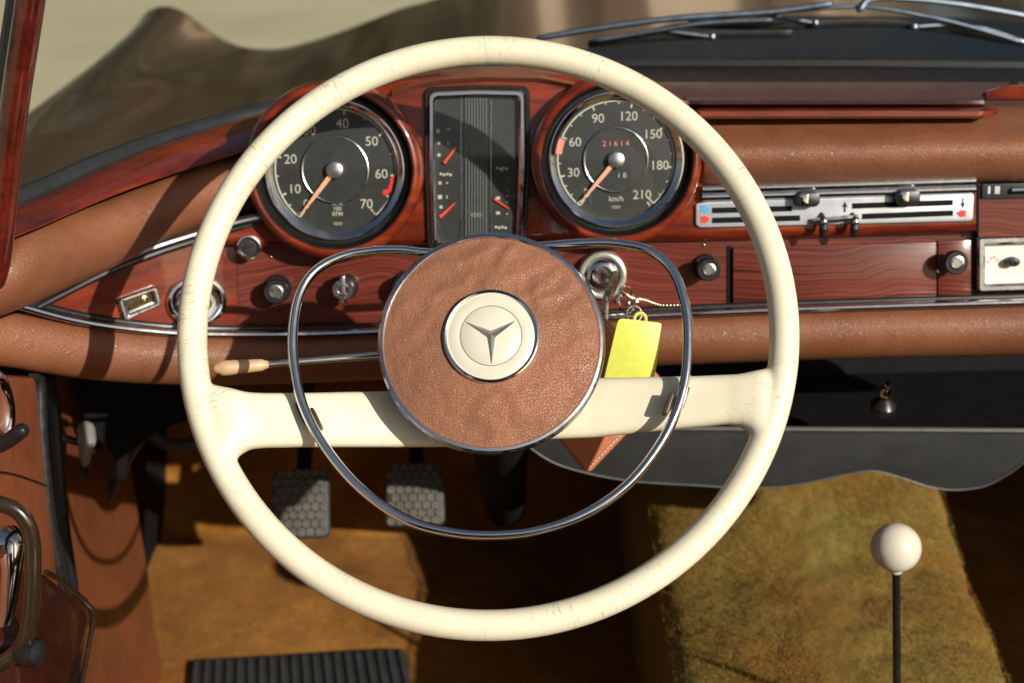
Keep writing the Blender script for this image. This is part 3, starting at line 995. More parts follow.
# round chrome lamp
M = DF(196, 301, .0)
bm = B(); lathe(bm, [(.0232, 0), (.0235, .003), (.0222, .0062), (.0200, .0068), (.0188, .005)], 48, Matrix.Diagonal((1.04, .88, 1, 1)))
lp = build('round_lamp', bm, M_chrome, dash, M=M)
bm = B(); lathe(bm, [(.0189, .005), (.014, .0032), (.007, .0045), (.0045, .0085), (0, .0095)], 48, Matrix.Diagonal((1.04, .88, 1, 1)))
build('reflector', bm, chrome_mat('mirror_reflector', (.75, .80, .88), .05), lp, M=M)
# rectangular chrome map lamp
M = DF(138, 303, .0)
o4 = LP(M, [(116, 299), (155, 285), (160, 304), (122, 321)]); i4 = LP(M, [(124, 300), (151, 291), (154, 302), (127, 313)])
o4, i4 = round_poly(o4, .002, 3), round_poly(i4, .0015, 3)
bm = B(); frame_ring(bm, o4, i4, -.003, .006, bev=.0012)
mp_ = build('map_lamp', bm, M_chrome_d, dash, M=M)
bm = B(); prism(bm, i4, -.002, .001)
build('lens', bm, simple('amber_dark_lens', (.07, .05, .025), .2, .2, .5, 180, coat=.8), mp_, M=M, smooth=False)
bm = B(); p = loc(M, 145, 299, .002); lathe(bm, [(.0035, .001), (.003, .003), (.0012, .0035), (.0012, .001)], 16, T(Vector((p.x, p.y, 0))))
build('screw', bm, simple('brass', (.5, .33, .12), .3, 1.0, .1), mp_, M=M)
# small fixing screws
for x, y in ((271, 257), (222, 327), (243, 327), (330, 250), (627, 244), (704, 245), (917, 243), (936, 303), (1004, 297), (945, 300)):
    M = DF(x, y, .0005 if y > 240 else .0135)
    bm = B(); lathe(bm, [(.0014, -.0005), (.0013, .0006), (.0006, .001), (0, .001)], 12)
    build('screw', bm, M_chrome, dash, M=M)
# ignition lock
M = DF(602, 274, .0)
bm = B(); lathe(bm, [(.0195, 0), (.0195, .008), (.0185, .011), (.0168, .0118), (.0150, .011), (.0142, .008), (.0142, .005)], 56)
ig = build('ignition_lock', bm, simple('silver_painted_ring', (.66, .65, .58), .3, .6, .1), dash, M=M)
bm = B(); lathe(bm, [(.0142, .006), (.0128, .0105), (.0102, .0125), (.0078, .0128), (.0062, .0100), (0, .0092)], 48)
build('barrel', bm, M_chrome, ig, M=M)
bm = B(); prism(bm, rrect(-.0009, -.0045, .0009, .0045, .0008, 3), .0092, .0101)
build('keyhole', bm, M_blackm, ig, M=M)

# drawer of the ashtray (long veneer panel)
M = DF(834, 271, .0)
dpoly = round_poly(LP(M, [(733, 248), (936.5, 241.5), (936.5, 297), (733, 304)], .004), .0015, 3)
bm = B(); prism(bm, dpoly, -.001, .0045, bev=.0008)
dr = build('drawer', bm, M_veneer_l, dash, M=M)
bm = B()
for pl in ([(727.5, 246), (732, 246), (732, 305), (727.5, 305)],):
    prism(bm, LP(M, pl, .001), -.001, .0012)
build('drawer_gap', bm, M_blackm, dr, M=M, smooth=False)
bm = B(); prism(bm, LP(M, [(938, 241), (971, 240), (971, 297), (938, 298)], .003), -.001, .0035, bev=.0006)
build('knob_panel', bm, M_veneer_l, dash, M=M)

# heater control plate
M = DF(835, 207, .0135)
pl = LP(M, [(696, 204), (706, 202), (971, 193.5), (974, 195), (973, 219), (970, 221), (700, 227.5), (696, 225)], .003)
bm = B(); prism(bm, round_poly(pl, .0015, 3), -.001, .0035, bev=.0008)
hc = build('heater_control', bm, M_plate, dash, M=M)
bm = B()
for a, b, c, d in ((702, 975, 189.5, 181), (702, 975, 197, 189)):
    p0, p1 = loc(M, a, c, .004), loc(M, b, d, .004)
    tube(bm, [p0, p1], .0034, 10, ry=.003)
build('chrome_rail', bm, M_chrome, hc, M=M)
for a, b, y0, y1 in ((712, 792, 210.5, 208.5), (712, 800, 220.5, 218), (852, 953, 206, 202.5), (862, 953, 216.5, 213)):
    bm = B()
    p0, p1 = loc(M, a, y0, .0035), loc(M, b, y1, .0035)
    prism(bm, [(p0.x, p0.y - .0022), (p1.x, p1.y - .0022), (p1.x, p1.y + .0022), (p0.x, p0.y + .0022)], .0030, .00375)
    build('slot', bm, M_blackm, hc, M=M, smooth=False)
def arrow(name, px, py, m, rot, sc=1.0):
    bm = B(); p = loc(M, px, py, .004)
    a = [(-4.5, -2.6), (1, -3.4), (5, 0), (1, 3.4), (-4.5, 2.6), (-3.2, 0)]
    prism(bm, [(x * .00085 * sc, y * .00085 * sc) for x, y in a], .0034, .0040, T(Vector((p.x, p.y, 0))) @ RZ(R(rot)))
    build(name, bm, m, hc, M=M, smooth=False)
arrow('arrow_mark', 705, 209, M_blue, -8); arrow('arrow_mark', 705, 219.5, M_red, 0); arrow('arrow_mark', 962, 213.5, M_red, 175)
for px, py, rr_ in ((845, 207, 90), (963, 203, -90)):
    bm = B(); p = loc(M, px, py, .004)
    prism(bm, [(x * .0008, y * .0008) for x, y in [(-5, -.8), (0, -.8), (0, -2.6), (5, 0), (0, 2.6), (0, .8), (-5, .8)]], .0034, .0040, T(Vector((p.x, p.y, 0))) @ RZ(R(rr_)))
    build('arrow_mark', bm, M_black, hc, M=M, smooth=False)
for px, py in ((808, 199), (908, 197)):
    p = loc(M, px, py, .009)
    bm = B(); prism(bm, rrect(-.0105, -.0062, .009, .0062, .005, 6), .004, .013, T(Vector((p.x, p.y, 0))), .0015)
    sk_ = build('slider_knob', bm, M_black, hc, M=M)
    bm = B(); prism(bm, rrect(-.0075, -.004, -.0005, .004, .0012, 3), .0125, .0142, T(Vector((p.x, p.y, 0))), .0006)
    build('cap', bm, M_chrome, sk_, M=M)
for px, py, ml in ((822, 225, M_black), (853, 225, M_black)):
    p = loc(M, px, py, .006)
    bm = B(); tube(bm, [Vector((p.x, p.y + .008, .003)), Vector((p.x + .001, p.y + .004, .009)), Vector((p.x, p.y - .003, .011)), Vector((p.x, p.y - .007, .010))], [.0022, .0028, .0036, .0026], 10, round_ends=True)
    t_ = build('slider_tab', bm, M_black, hc, M=M)
    bm = B(); lathe(bm, [(0, -.001), (.002, 0), (.0023, .0015), (0, .0028)], 12, T(Vector((p.x, p.y + .003, .0125))))
    build('stud', bm, M_chrome, t_, M=M)
bm = B(); tube(bm, [loc(M, 812, 221, .006), loc(M, 838, 219, .008), loc(M, 858, 217, .006)], .0022, 8)
build('slider_link', bm, M_chrome_d, hc, M=M)
# gap between centre and right panel
strip('panel_gap', [(977, 182), (977, 232)], .0016, .010, M_blackm)
# right: radio / clock, cut by the frame
M = DF(1030, 262, .0)
o5 = round_poly(LP(M, [(974, 236), (1075, 233), (1075, 288), (974, 291)]), .002, 3)
i5 = round_poly(LP(M, [(982, 244), (1068, 241), (1068, 280), (982, 283)]), .0015, 3)
bm = B(); frame_ring(bm, o5, i5, -.001, .010, bev=.002)
rd = build('radio', bm, M_chrome_d, dash, M=M)
bm = B(); prism(bm, i5, -.001, .003)
build('face', bm, M_cream, rd, M=M, smooth=False)
bm = B(); p = loc(M, 1013, 262, .008); lathe(bm, [(.0048, .003), (.0048, .009), (.004, .0105), (.0016, .0108), (.0014, .0095), (0, .0095)], 28, T(Vector((p.x, p.y, 0))) @ Matrix.Diagonal((1.15, .8, 1, 1)))
build('tuning_knob', bm, M_black, rd, M=M)
bm = B()
for q in range(9):
    p = loc(M, 988 + q * 3.2, 262 - 5 * sin(q * .9), .003)
    bm.faces.new([bm.verts.new(Vector((p.x + a * .0006, p.y + b * .0012, .0033))) for a, b in ((-1, -1), (1, -1), (1, 1), (-1, 1))])
build('scale', bm, M_salmon, rd, M=M, smooth=False)
M = DF(1040, 190, .0095)
bm = B(); prism(bm, round_poly(LP(M, [(981, 184), (1100, 181), (1100, 196), (981, 198.5)]), .001, 3), -.001, .003, bev=.0006)
vp = build('switch_strip', bm, simple('dark_grey_plate', (.05, .055, .06), .35, .4), dash, M=M)
bm = B()
for x in (989, 996, 998.5): 
    p = loc(M, x, 190, .003); prism(bm, [(p.x - .0009, p.y - .003), (p.x + .0009, p.y - .003), (p.x + .0009, p.y + .003), (p.x - .0009, p.y + .003)], .0031, .0034)
build('markings', bm, M_plate, vp, M=M, smooth=False)
bm = B(); tube(bm, [loc(M, 1011, 191, .004), loc(M, 1090, 188, .004)], .0028, 8)
build('slider', bm, M_chrome, vp, M=M)

# ================================================================== STEERING WHEEL
NEL = R(35.5)
WN = Vector((0, -cos(NEL), sin(NEL)))
WO = at(488, 324.0, .94)
W = frame(WO, WN)
wheel = empty('steering_wheel', W)
tag(wheel, 'ivory steering wheel with two spokes, chrome horn ring and brown leather hub', 'steering wheel')
def WP(px, py, h=0.0): return loc(W, px, py, h)
bm = B()
RM, RT = .1955, .0100
torus(bm, RM, RT, 200, 20, rz=.0108)
def spoke(secs):
    rows = []
    for x, yt, yb, h, th in secs:
        a, b = WP(x, yt, h), WP(x, yb, h)
        c = (a + b) / 2; hh = (a - b).length / 2
        row = []
        for k in range(28):
            t = 2 * pi * k / 28
            ex = .62
            row.append(Vector((c.x, c.y + hh * math.copysign(abs(sin(t)) ** ex, sin(t)), c.z + th * math.copysign(abs(cos(t)) ** .8, cos(t)))))
        rows.append(row)
    grid(bm, rows, closed=True, cap=True)
spoke([(470, 392, 447, -.026, .008), (395, 391, 447.5, -.022, .008), (340, 392, 447.5, -.015, .0085), (300, 393, 447.5, -.010, .009), (265, 393, 448, -.006, .0095), (250, 392.5, 449.5, -.004, .010), (241, 391, 455, -.002, .0102), (233, 388.5, 463, -.001, .0104), (225, 387, 470, 0, .0102), (217, 385.5, 462, 0, .0095), (210, 384, 440, 0, .008)])
spoke([(510, 378, 441, -.026, .008), (590, 378, 438, -.022, .008), (650, 377, 432, -.015, .0085), (700, 376, 427, -.008, .009), (725, 375, 424.5, -.005, .0095), (738, 374.5, 426, -.003, .0100), (746, 373, 432, -.002, .0102), (753, 371.5, 442, -.001, .0104), (760, 370, 452, 0, .0102), (766, 369, 446, 0, .0095), (772, 369, 430, 0, .008)])
bm = decimate_smooth_remesh(bm, .0011, 26)
build('rim', bm, M_ivory, wheel, M=W, sharp=180)
# clips of the horn ring
for a, b in (((302, 413), (316, 419)), ((668, 404), (684, 398))):
    bm = B()
    h = -.006 if a[0] < 500 else -.003
    p, q = WP(*a, h + .007), WP(*b, h + .007)
    c = (p + q) / 2
    for e in (p, q):
        prism(bm, rrect(-.0017, -.0075, .0017, .0075, .0015, 3), h + .002, h + .0105, T(Vector((e.x, e.y, 0))) @ RZ(R(25) if a[0] < 500 else R(-20)), .0004)
    build('ring_clip', bm, simple('bronze_clip', (.05, .035, .02), .4, .3), wheel, M=W)
# horn ring
hr = [(480, 252, -.006), (430, 253, -.005), (400, 250, -.004), (370, 251, -.003), (340, 257, -.001), (314, 272, .001), (299, 296, .003), (293, 330, .005), (294, 365, .006), (303, 405, .007), (325, 447, .007), (360, 488, .007), (405, 519, .007), (450, 532, .007), (495, 535, .007), (540, 530, .007), (585, 514, .007), (625, 487, .007), (655, 452, .007), (675, 415, .007), (686, 375, .006), (688, 330, .005), (684, 300, .004), (672, 270, .002), (650, 251, 0), (620, 244, -.002), (590, 243, -.003), (560, 245, -.004), (530, 247, -.006)]
hp = [WP(x, y, h) for x, y, h in catmull(hr, 8)]
bm = B(); tube(bm, hp, .0033, 14, up=Vector((0, 0, 1)), ry=.0036)
build('horn_ring', bm, M_chrome, wheel, M=W)
# thin bead line on the chrome ring top (the flattened shoulder pieces)
for seg in (((300, 286), (318, 266), (340, 255)), ((652, 249), (672, 266), (684, 292))):
    pass
# hub
hc_ = WP(491.5, 341, .012)
HM = W @ T(hc_)
HR = .0708
bm = B()
lathe(bm, [(.058, -.045), (.066, -.030), (.0715, -.012), (.0732, -.004), (.0728, -.001)], 96)
build('hub_base', bm, M_black, wheel, M=HM)
bm = B()
lathe(bm, [(.0735, -.0055), (.0742, -.003), (.0740, -.0005), (.0725, .0012), (.0708, .0016), (.0698, .0006), (.0694, -.002)], 128)
torus(bm, .0728, .0013, 128, 8, z=-.0062)
build('hub_trim_ring', bm, M_chrome, wheel, M=HM)
bm = B()
prof = []
for i in range(46):
    r = .0697 * (1 - i / 45)
    z = .0005 + .0075 * (1 - (r / .0697) ** 2.6)
    prof.append((r, z))
lathe(bm, prof, 160)
for v in bm.verts:
    p = v.co
    r = p.xy.length
    q = Vector((p.x * 38, p.y * 38, 3))
    n1 = noise.fractal(q, 1.0, 2.0, 4)
    ang = Vector((p.x * 34 + 9 + n1 * .6, p.y * 48 - p.x * 16, 1))
    wv = noise.noise(ang) 
    f = min(1, max(0, (.0697 - r) / .006))
    up_ = max(0, p.y / .07)
    v.co.z += f * (.0011 * n1 + (.0013 + .0030 * up_) * (1 - abs(wv) * 3.0) * .55)
build('leather_pad', bm, M_hub, wheel, M=HM, sharp=180)
EM = HM @ T(Vector((0, .0010, .0072)))
bm = B()
lathe(bm, [(.0310, -.003), (.0313, .0018), (.0308, .0032), (.0298, .0037), (.0288, .0032), (.0285, .0018)], 96)
emb = build('emblem', bm, M_chrome, wheel, M=EM)
bm = B()
lathe(bm, [(.0286, .0018), (.0270, .0026), (.0205, .0036), (.0200, .0034), (.0196, .0034), (.0192, .0037), (.01, .0044), (0, .0046)], 96)
build('enamel_disc', bm, M_ivory2, emb, M=EM)
bm = B(); torus(bm, .0198, .00028, 96, 6, z=.0037)
build('engraved_circle', bm, simple('engraving_grey', (.34, .33, .27), .4, .5), emb, M=EM)
bm = B()
cz = bm.verts.new((0, 0, .0072))
tips, vals = [], []
for k in range(3):
    a = R(270 + 120 * k)
    tips.append(bm.verts.new((.0190 * cos(a), .0190 * sin(a), .0044)))
    a2 = R(330 + 120 * k)
    vals.append(bm.verts.new((.0029 * cos(a2), .0029 * sin(a2), .0047)))
for k in range(3):
    bm.faces.new((cz, tips[k], vals[k])); bm.faces.new((cz, vals[k], tips[(k + 1) % 3]))
build('star', bm, simple('silver_star', (.62, .63, .62), .22, .9, .05), emb, M=EM, smooth=False)

# ================================================================== STEERING COLUMN
cb = W @ Vector((hc_.x, hc_.y + .0, -.03))
axis = -WN
col_ = empty('steering_column', cb + axis * .5)
tag(col_, 'black steering column running down behind the leather hub', 'steering column')
bm = B(); lathe(bm, [(.052, .0), (.055, .02), (.05, .06), (.036, .10), (.030, .2), (.030, .25)], 48, frame(cb, axis))
build('shroud', bm, M_black, col_, world=True)
bm = B(); lathe(bm, [(.026, .22), (.026, .85)], 32, frame(cb, axis))
build('tube', bm, M_blackm, col_, world=True)

# ================================================================== TURN SIGNAL LEVER
root = empty('turn_signal_lever', at(400, 354, 1.02))
tag(root, 'slim chrome indicator stalk with ivory tip behind the left spoke', 'lever')
bm = B(); tube(bm, [at(470, 348, 1.03), at(385, 355, 1.015), at(300, 361.5, 1.0), at(262, 365, .995)], [.0034, .003, .0024, .0024], 14)
build('shaft', bm, M_chrome, root, world=True)
bm = B(); tube(bm, [at(x, y, d) for x, y, d in ((266, 364.6, .9955), (262, 365, .995), (250, 366, .993), (228, 367.8, .990), (222, 368.2, .989), (219, 368.4, .9885))], [.0030, .0042, .0046, .0054, .0054, .0042], 20, round_ends=True)
build('tip', bm, simple('tan_ivory_tip', (.56, .37, .20), .4, 0, .12, 120), root, world=True)

# ================================================================== KEY SET
ks = empty('car_key', at(606, 272, 1.11))
tag(ks, 'ignition key with ring, bead chain, yellow plastic tag and brown leather case', 'key')
KM = frame(at(612, 283, 1.095), Vector((.55, -.8, .25)))
bm = B(); tube(bm, [at(601, 268, 1.128), at(610, 278, 1.10)], .0022, 8, ry=.0010)
build('key_blade', bm, M_alu, ks, world=True)
bm = B(); prism(bm, rrect(-.0055, -.0105, .0055, .0105, .004, 5), -.0011, .0011, frame(at(613, 284, 1.090), Vector((.75, -.6, .1)), Vector((.5, .7, -.9))), .0005)
build('key_bow', bm, simple('nickel_key', (.55, .50, .36), .25, 1.0, .1), ks, world=True)
bm = B(); torus(bm, .0105, .0009, 40, 8, frame(at(626, 300, 1.085), Vector((.8, -.55, .3))))
build('key_ring', bm, M_chrome, ks, world=True)
bm = B(); torus(bm, .006, .0008, 30, 6, frame(at(634, 314, 1.05), Vector((.3, -.85, .3))))
build('tag_ring', bm, M_chrome, ks, world=True)
bm = B()
ch = catmull([(622, 292, 1.085), (632, 298, 1.083), (645, 300, 1.085), (660, 305, 1.09), (682, 305, 1.10)], 7)
for i, p in enumerate(ch):
    c = at(*p); rr_ = .0016 if i < 12 else .0011
    lathe(bm, [(0, -rr_), (rr_ * .7, -rr_ * .7), (rr_, 0), (rr_ * .7, rr_ * .7), (0, rr_)], 8, T(c))
for i, (x, y) in enumerate(((620, 296), (616, 300), (628, 303), (636, 301), (606, 300), (605, 312), (604, 322))):
    rr_ = .0028 if i < 4 else .0018
    lathe(bm, [(0, -rr_), (rr_ * .7, -rr_ * .7), (rr_, 0), (rr_ * .7, rr_ * .7), (0, rr_)], 10, T(at(x, y, 1.083)))
build('bead_chain', bm, simple('nickel_bead', (.6, .55, .42), .22, 1.0, .1), ks, world=True)
# second key hanging straight down
bm = B(); tube(bm, [at(606, 296, 1.09), at(604, 330, 1.09)], .0024, 8, ry=.0009, round_ends=True)
build('spare_key', bm, M_alu, ks, world=True)
TM = frame(at(634, 350, 1.022), Vector((.12, -.93, .30)))
bm = B()
tp_ = round_poly(LP(TM, [(618, 318), (663, 323), (652, 392), (602, 386)]), .004, 5)
prism(bm, tp_, -.0011, .0011, TM, .0005)
torus(bm, .0042, .0013, 28, 8, TM @ T(loc(TM, 640, 319)))
build('key_tag', bm, M_yellow, ks, world=True)
CM = frame(at(597, 390, 1.082), Vector((.1, -.9, .35)))
bm = B()
cp = round_poly(LP(CM, [(588, 474), (670, 388), (596, 308), (517, 390)]), .005, 4)
prism(bm, cp, -.006, .004, CM, .002)
build('leather_case', bm, M_case, ks, world=True)
bm = B()
cps = LP(CM, [(588, 468), (664, 388), (596, 315)])
for (a, b) in zip(cps, cps[1:]):
    for i in range(26):
        p0 = Vector(a).lerp(Vector(b), (i + .2) / 26); p1 = Vector(a).lerp(Vector(b), (i + .75) / 26)
        tube(bm, [CM @ Vector((*p0, .0042)), CM @ Vector((*p1, .0042))], .0004, 5)
build('stitching', bm, M_cream, ks, world=True)

# ================================================================== PARCEL SHELF under the dash
ps = empty('parcel_shelf', at(780, 430, 1.26))
tag(ps, 'dark grey parcel shelf with pale rim and wavy lower edge under the dashboard', 'shelf')
YS = at(780, 430, 1.26).y
wav = catmull([(528, 446), (545, 458), (565, 467), (600, 476), (640, 482), (690, 485), (745, 488), (790, 486), (825, 479), (860, 472), (880, 472), (905, 479), (930, 487), (955, 490), (985, 486), (1010, 473), (1035, 458), (1110, 440)], 4)
bm = B()
def shelfp(x, y, dy=0.0):
    p = ony(x, y, YS + dy); return p
top = lambda x: 430 + (x - 780) * .006
for dy0, dy1 in ((0, .006),):
    rows = []
    for x, yb in wav:
        yt = min(top(x), yb - 2)
        if x < 560: yt = lerp(446, top(560), (x - 528) / 32) - 2
        rows.append([shelfp(x, yt, .0), shelfp(x, lerp(yt, yb, .5), -.002), shelfp(x, yb, 0), shelfp(x, yb, .006), shelfp(x, yt, .006)])
    grid(bm, rows, closed=True, cap=True)
build('apron', bm, M_grey, ps, world=True)
bm = B(); tube(bm, [shelfp(x, top(x) - 1, -.003) for x in frange(556, 1110, 30)], .0024, 8)
build('rim', bm, M_edge, ps, world=True)
bm = B(); tube(bm, [shelfp(x, y, -.001) for x, y in wav], .0008, 6)
build('piping', bm, M_edge, ps, world=True)
bm = B()
x0, x1 = shelfp(556, 428).x, shelfp(1110, 430).x
zt = shelfp(780, 432).z
rows = [[Vector((x, YS + .001, zt)), Vector((x, YS + .16, zt - .015)), Vector((x, YS + .20, zt + .03)), Vector((x, YS + .20, zt + .20))] for x in frange(x0, x1, 10)]
grid(bm, rows)
build('tray', bm, M_blackm, ps, world=True)
# knob hanging under the dashboard
kb = empty('hanging_knob', at(884, 392, 1.19))
tag(kb, 'small shiny black knob hanging under the right part of the dashboard', 'knob')
kc = at(884, 403, 1.2)
bm = B(); lathe(bm, [(0, -.012), (.006, -.011), (.0105, -.007), (.011, -.002), (.008, .002), (.0045, .005), (.004, .012)], 32, frame(kc, Vector((.05, -.15, 1))))
build('grip', bm, M_black, kb, world=True)
bm = B(); lathe(bm, [(.0055, .008), (.0062, .012), (.0055, .016), (.003, .017), (.003, .020)], 24, frame(kc, Vector((.05, -.15, 1))))
build('ferrule', bm, M_chrome, kb, world=True)

# ================================================================== FOOTWELL
ZF = .245
bm = B()
# floor with toe board on the driver's side; one sheet
rows = []
for x in frange(-.495, .16, 44):
    r = []
    for y in frange(.8, 1.72, 50):
        n = noise.noise(Vector((x * 6, y * 6, 1))) * .006 + noise.noise(Vector((x * 18, y * 15, 4))) * .0025
        r.append(Vector((x, y, ZF + n)))
    for t in frange(.05, 1, 20):
        n = noise.noise(Vector((x * 6, t * 3, 7))) * .006
        r.append(Vector((x, 1.72 + .20 * t, ZF + .36 * t * (.3 + .7 * t) + n)))
    rows.append(r)
grid(bm, rows)
rows = [[Vector((x, y, ZF - .02)) for y in frange(.8, 2.0, 8)] for x in frange(.44, 1.1, 8)]
grid(bm, rows)
fl = build('floor', bm, M_floor, world=True, sharp=80)
tag(fl, kind='structure')
# firewall
bm = B(); grid(bm, [[Vector((x, 1.93, z)) for z in frange(.2, .83, 4)] for x in frange(-.47, 1.12, 8)])
fw = build('firewall', bm, M_blackm, world=True); tag(fw, kind='structure')
# kick panel on the left side of the footwell
kp = empty('kick_panel', (-.43, 1.45, .3))
tag(kp, 'tan leather kick panel on the left wall of the footwell', 'panel')
bm = B()
rows = []
for y in frange(1.12, 1.40, 24):
    rows.append([Vector((-.41 - .03 * ((y - 1.12) / .8) + .004 * noise.noise(Vector((y * 9, z * 9, 0))), y, z)) for z in frange(.2, .72, 18)])
grid(bm, rows)
build('board', bm, leather('kick_leather', (.16, .048, .018), 500, .1, .4, .25, .2), kp, world=True, sharp=80)
bm = B(); grid(bm, [[Vector((-.432 if y < 1.4 else -.49, y, z)) for z in frange(.2, .82, 4)] for y in (1.10, 1.38, 1.44, 1.95)])
build('backing', bm, M_blackm, kp, world=True, sharp=80)
ud = empty('under_dash_bracket', at(160, 410, 1.45))
tag(ud, 'dark steel strut, hose, cables and added shading plate hanging under the left of the dashboard', 'bracket')
bm = B(); tube(bm, [at(121, 372, 1.36), at(121, 420, 1.36), at(118, 478, 1.37)], .009, 4, ry=.004)
build('strut', bm, simple('grey_steel', (.06, .065, .075), .45, .3), ud, world=True)
bm = B(); prism(bm, [(-.02, .02), (.115, .02), (.11, -.045), (.06, -.06), (.02, -.085), (-.005, -.05)], -.01, .0, frame(at(88, 374, 1.30), Vector((.3, -1, .2))), .003)  # black plate added to darken this corner and cast shade behind it
build('plate', bm, M_blackm, ud, world=True)
bm = B(); torus(bm, .036, .007, 40, 10, frame(at(178, 412, 1.5), Vector((.1, -1, .3))))
build('hose', bm, M_rubber, ud, world=True)
bm = B()
tube(bm, [at(x, y, d) for x, y, d in catmull([(190, 385, 1.45), (150, 425, 1.46), (120, 470, 1.47), (98, 520, 1.46)], 6)], .006, 8)
tube(bm, [at(x, y, d) for x, y, d in catmull([(130, 400, 1.38), (105, 440, 1.36), (92, 452, 1.33)], 6)], .003, 8)
build('cable', bm, M_black, ud, world=True)
# bonnet release
br = empty('bonnet_release', at(87, 436, 1.26))
tag(br, 'small grey bonnet release handle on the kick panel', 'handle')
bm = B(); tube(bm, [at(86, 430, 1.25), at(87, 440, 1.245), at(85, 462, 1.26)], [.008, .008, .004], 14, round_ends=True)
build('grip', bm, simple('pale_grey_plastic', (.20, .20, .18), .4), br, world=True)
bm = B(); tube(bm, [at(85, 455, 1.265), at(84, 475, 1.27)], .004, 10); tube(bm, [at(60, 437, 1.27), at(87, 445, 1.26)], .0035, 8)
build('bracket', bm, M_black, br, world=True)

# ================================================================== TRANSMISSION TUNNEL with fuzzy carpet
tn = empty('transmission_tunnel', (.3, 1.4, .3))
tag(tn, 'olive brown fuzzy carpet covering the transmission tunnel beside the gear lever', 'carpet')
bm = B()
rows = []
def ttop(x, y):
    return 0
for y in frange(.85, 1.92, 150):
    xl, xr = .148 + .012 * (y - 1.3), .463 + .075 * (y - 1.3)
    rise = .22 * max(0, y - 1.25)
    ztp = .452 + rise
    row = []
    cs = [(0, 0), (0, .3), (0, .6), (.005, .84), (.02, .95), (.05, .99)]
    xs = [(xl - .012 + a, ZF - .03 + (ztp - ZF + .03) * b) for a, b in cs]
    mid = [(lerp(xl + .045, xr - .045, t), ztp + .012 * sin(pi * t)) for t in frange(0, 1, 60)]
    xe = [(xr + .012 - a, ZF - .03 + (ztp - ZF + .03) * b) for a, b in cs[::-1]]
    for (x, z) in catmull(xs, 3)[:-1] + mid + catmull(xe, 3)[1:]:
        nv_ = Vector((x * 1.0, y, z))
        n = noise.fractal(nv_ * 22, 1, 2, 3) * .0035 + noise.fractal(nv_ * 160, 1, 2, 2) * .0016
        row.append(Vector((x + n * .4, y, z + n)))
    rows.append(row)
grid(bm, rows)
tnc = build('carpet', bm, M_tunnel, tn, world=True, sharp=180)
# short tufts over the visible part
bm = B()
rng = random.Random(3)
for i in range(60000):
    y = rng.uniform(1.0, 1.75); t = rng.random()
    xl, xr = .148 + .012 * (y - 1.3), .463 + .075 * (y - 1.3)
    x = lerp(xl - .004, xr + .004, t)
    e = max(0, (abs(t - .5) - .40) / .1)
    z = .452 + .22 * max(0, y - 1.25) + .012 * sin(pi * t) - .016 * e * e
    n = noise.fractal(Vector((x, y, z)) * 22, 1, 2, 3) * .0035
    b = Vector((x, y, z + n - .001))
    d = Vector((rng.gauss(0, .55) - .25 * (t < .1) , rng.gauss(-.2, .55), 1)).normalized() * rng.uniform(.0015, .0030)
    s = Vector((rng.gauss(0, 1), rng.gauss(0, 1), 0)).normalized() * .0005
    vs = [bm.verts.new(b - s), bm.verts.new(b + s), bm.verts.new(b + d)]
    bm.faces.new(vs)
o = build('pile', bm, M_tunnel, tn, world=True, smooth=False); o['kind'] = 'stuff'

# ================================================================== GEAR LEVER
gl = empty('gear_lever', at(898, 690, 1.22))
tag(gl, 'slim black gear lever topped with a round white knob', 'gear lever')
gc = at(896, 547.5, 1.09)
lv = (at(897, 700, 1.16) - gc).normalized()
bm = B(); tube(bm, [gc + lv * .010, gc + lv * .05, gc + lv * .30], [.0030, .0031, .0036], 16)
build('shaft', bm, M_black, gl, world=True)
bm = B()
lathe(bm, [((.0192) * sin(pi * k / 24), -.0188 * cos(pi * k / 24)) for k in range(25)], 48)
lathe(bm, [(.0058, .0165), (.0058, .0205), (.005, .0225), (.0035, .0225)], 24)
build('knob', bm, M_ivory_w if 'M_ivory_w' in globals() else simple('white_knob', (.70, .66, .54), .28, 0, .05, 40, coat=.5), gl, M=frame(gc, lv))

# ================================================================== PEDALS
def pedal(name, label, cx, cy, d, wpx, hpx, seed):
    c = at(cx, cy, d)
    n = Vector((0, -.80, .60))
    M = frame(c, n)
    s = d / F
    root = empty(name, M)
    tag(root, label, 'pedal', 'pedals in the driver footwell')
    w2, h2 = wpx * s / 2, hpx * s / 2
    bm = B(); prism(bm, round_poly([(-w2, -h2), (w2, -h2), (w2 * .93, h2), (-w2 * .93, h2)], .010, 5), -.008, .002, bev=.003)
    pd = build('pad', bm, M_rubber, root, M=M)
    bm = B()
    nx, ny = 6, 8
    for j in range(ny):
        for i in range(nx):
            x = -w2 * .8 + (i + (j % 2) * .5) * w2 * 1.6 / (nx - .5); y = -h2 * .85 + j * h2 * 1.7 / (ny - 1)
            lathe(bm, [(.0048, .0018), (.0040, .0042), (.0022, .0044), (.0018, .0030), (0, .003)], 6, T(Vector((x, y, 0))))
    build('stud_pattern', bm, M_studs, pd, M=M)
    bm = B(); tube(bm, [M @ Vector((0, 0, -.006)), M @ Vector((0, .06, -.03)), M @ Vector((0, .22, -.05)), M @ Vector((0, .34, -.02))], .008, 12)
    build('arm', bm, M_black, root, world=True)
M_studs = simple('worn_rubber', (.11, .105, .085), .65, 0, .3, 90)
pedal('clutch_pedal', 'grey studded clutch pedal, left of the two pads', 300, 503, 1.47, 60, 70, 1)
pedal('brake_pedal', 'grey studded brake pedal, right of the two pads', 415, 494, 1.47, 60, 64, 2)

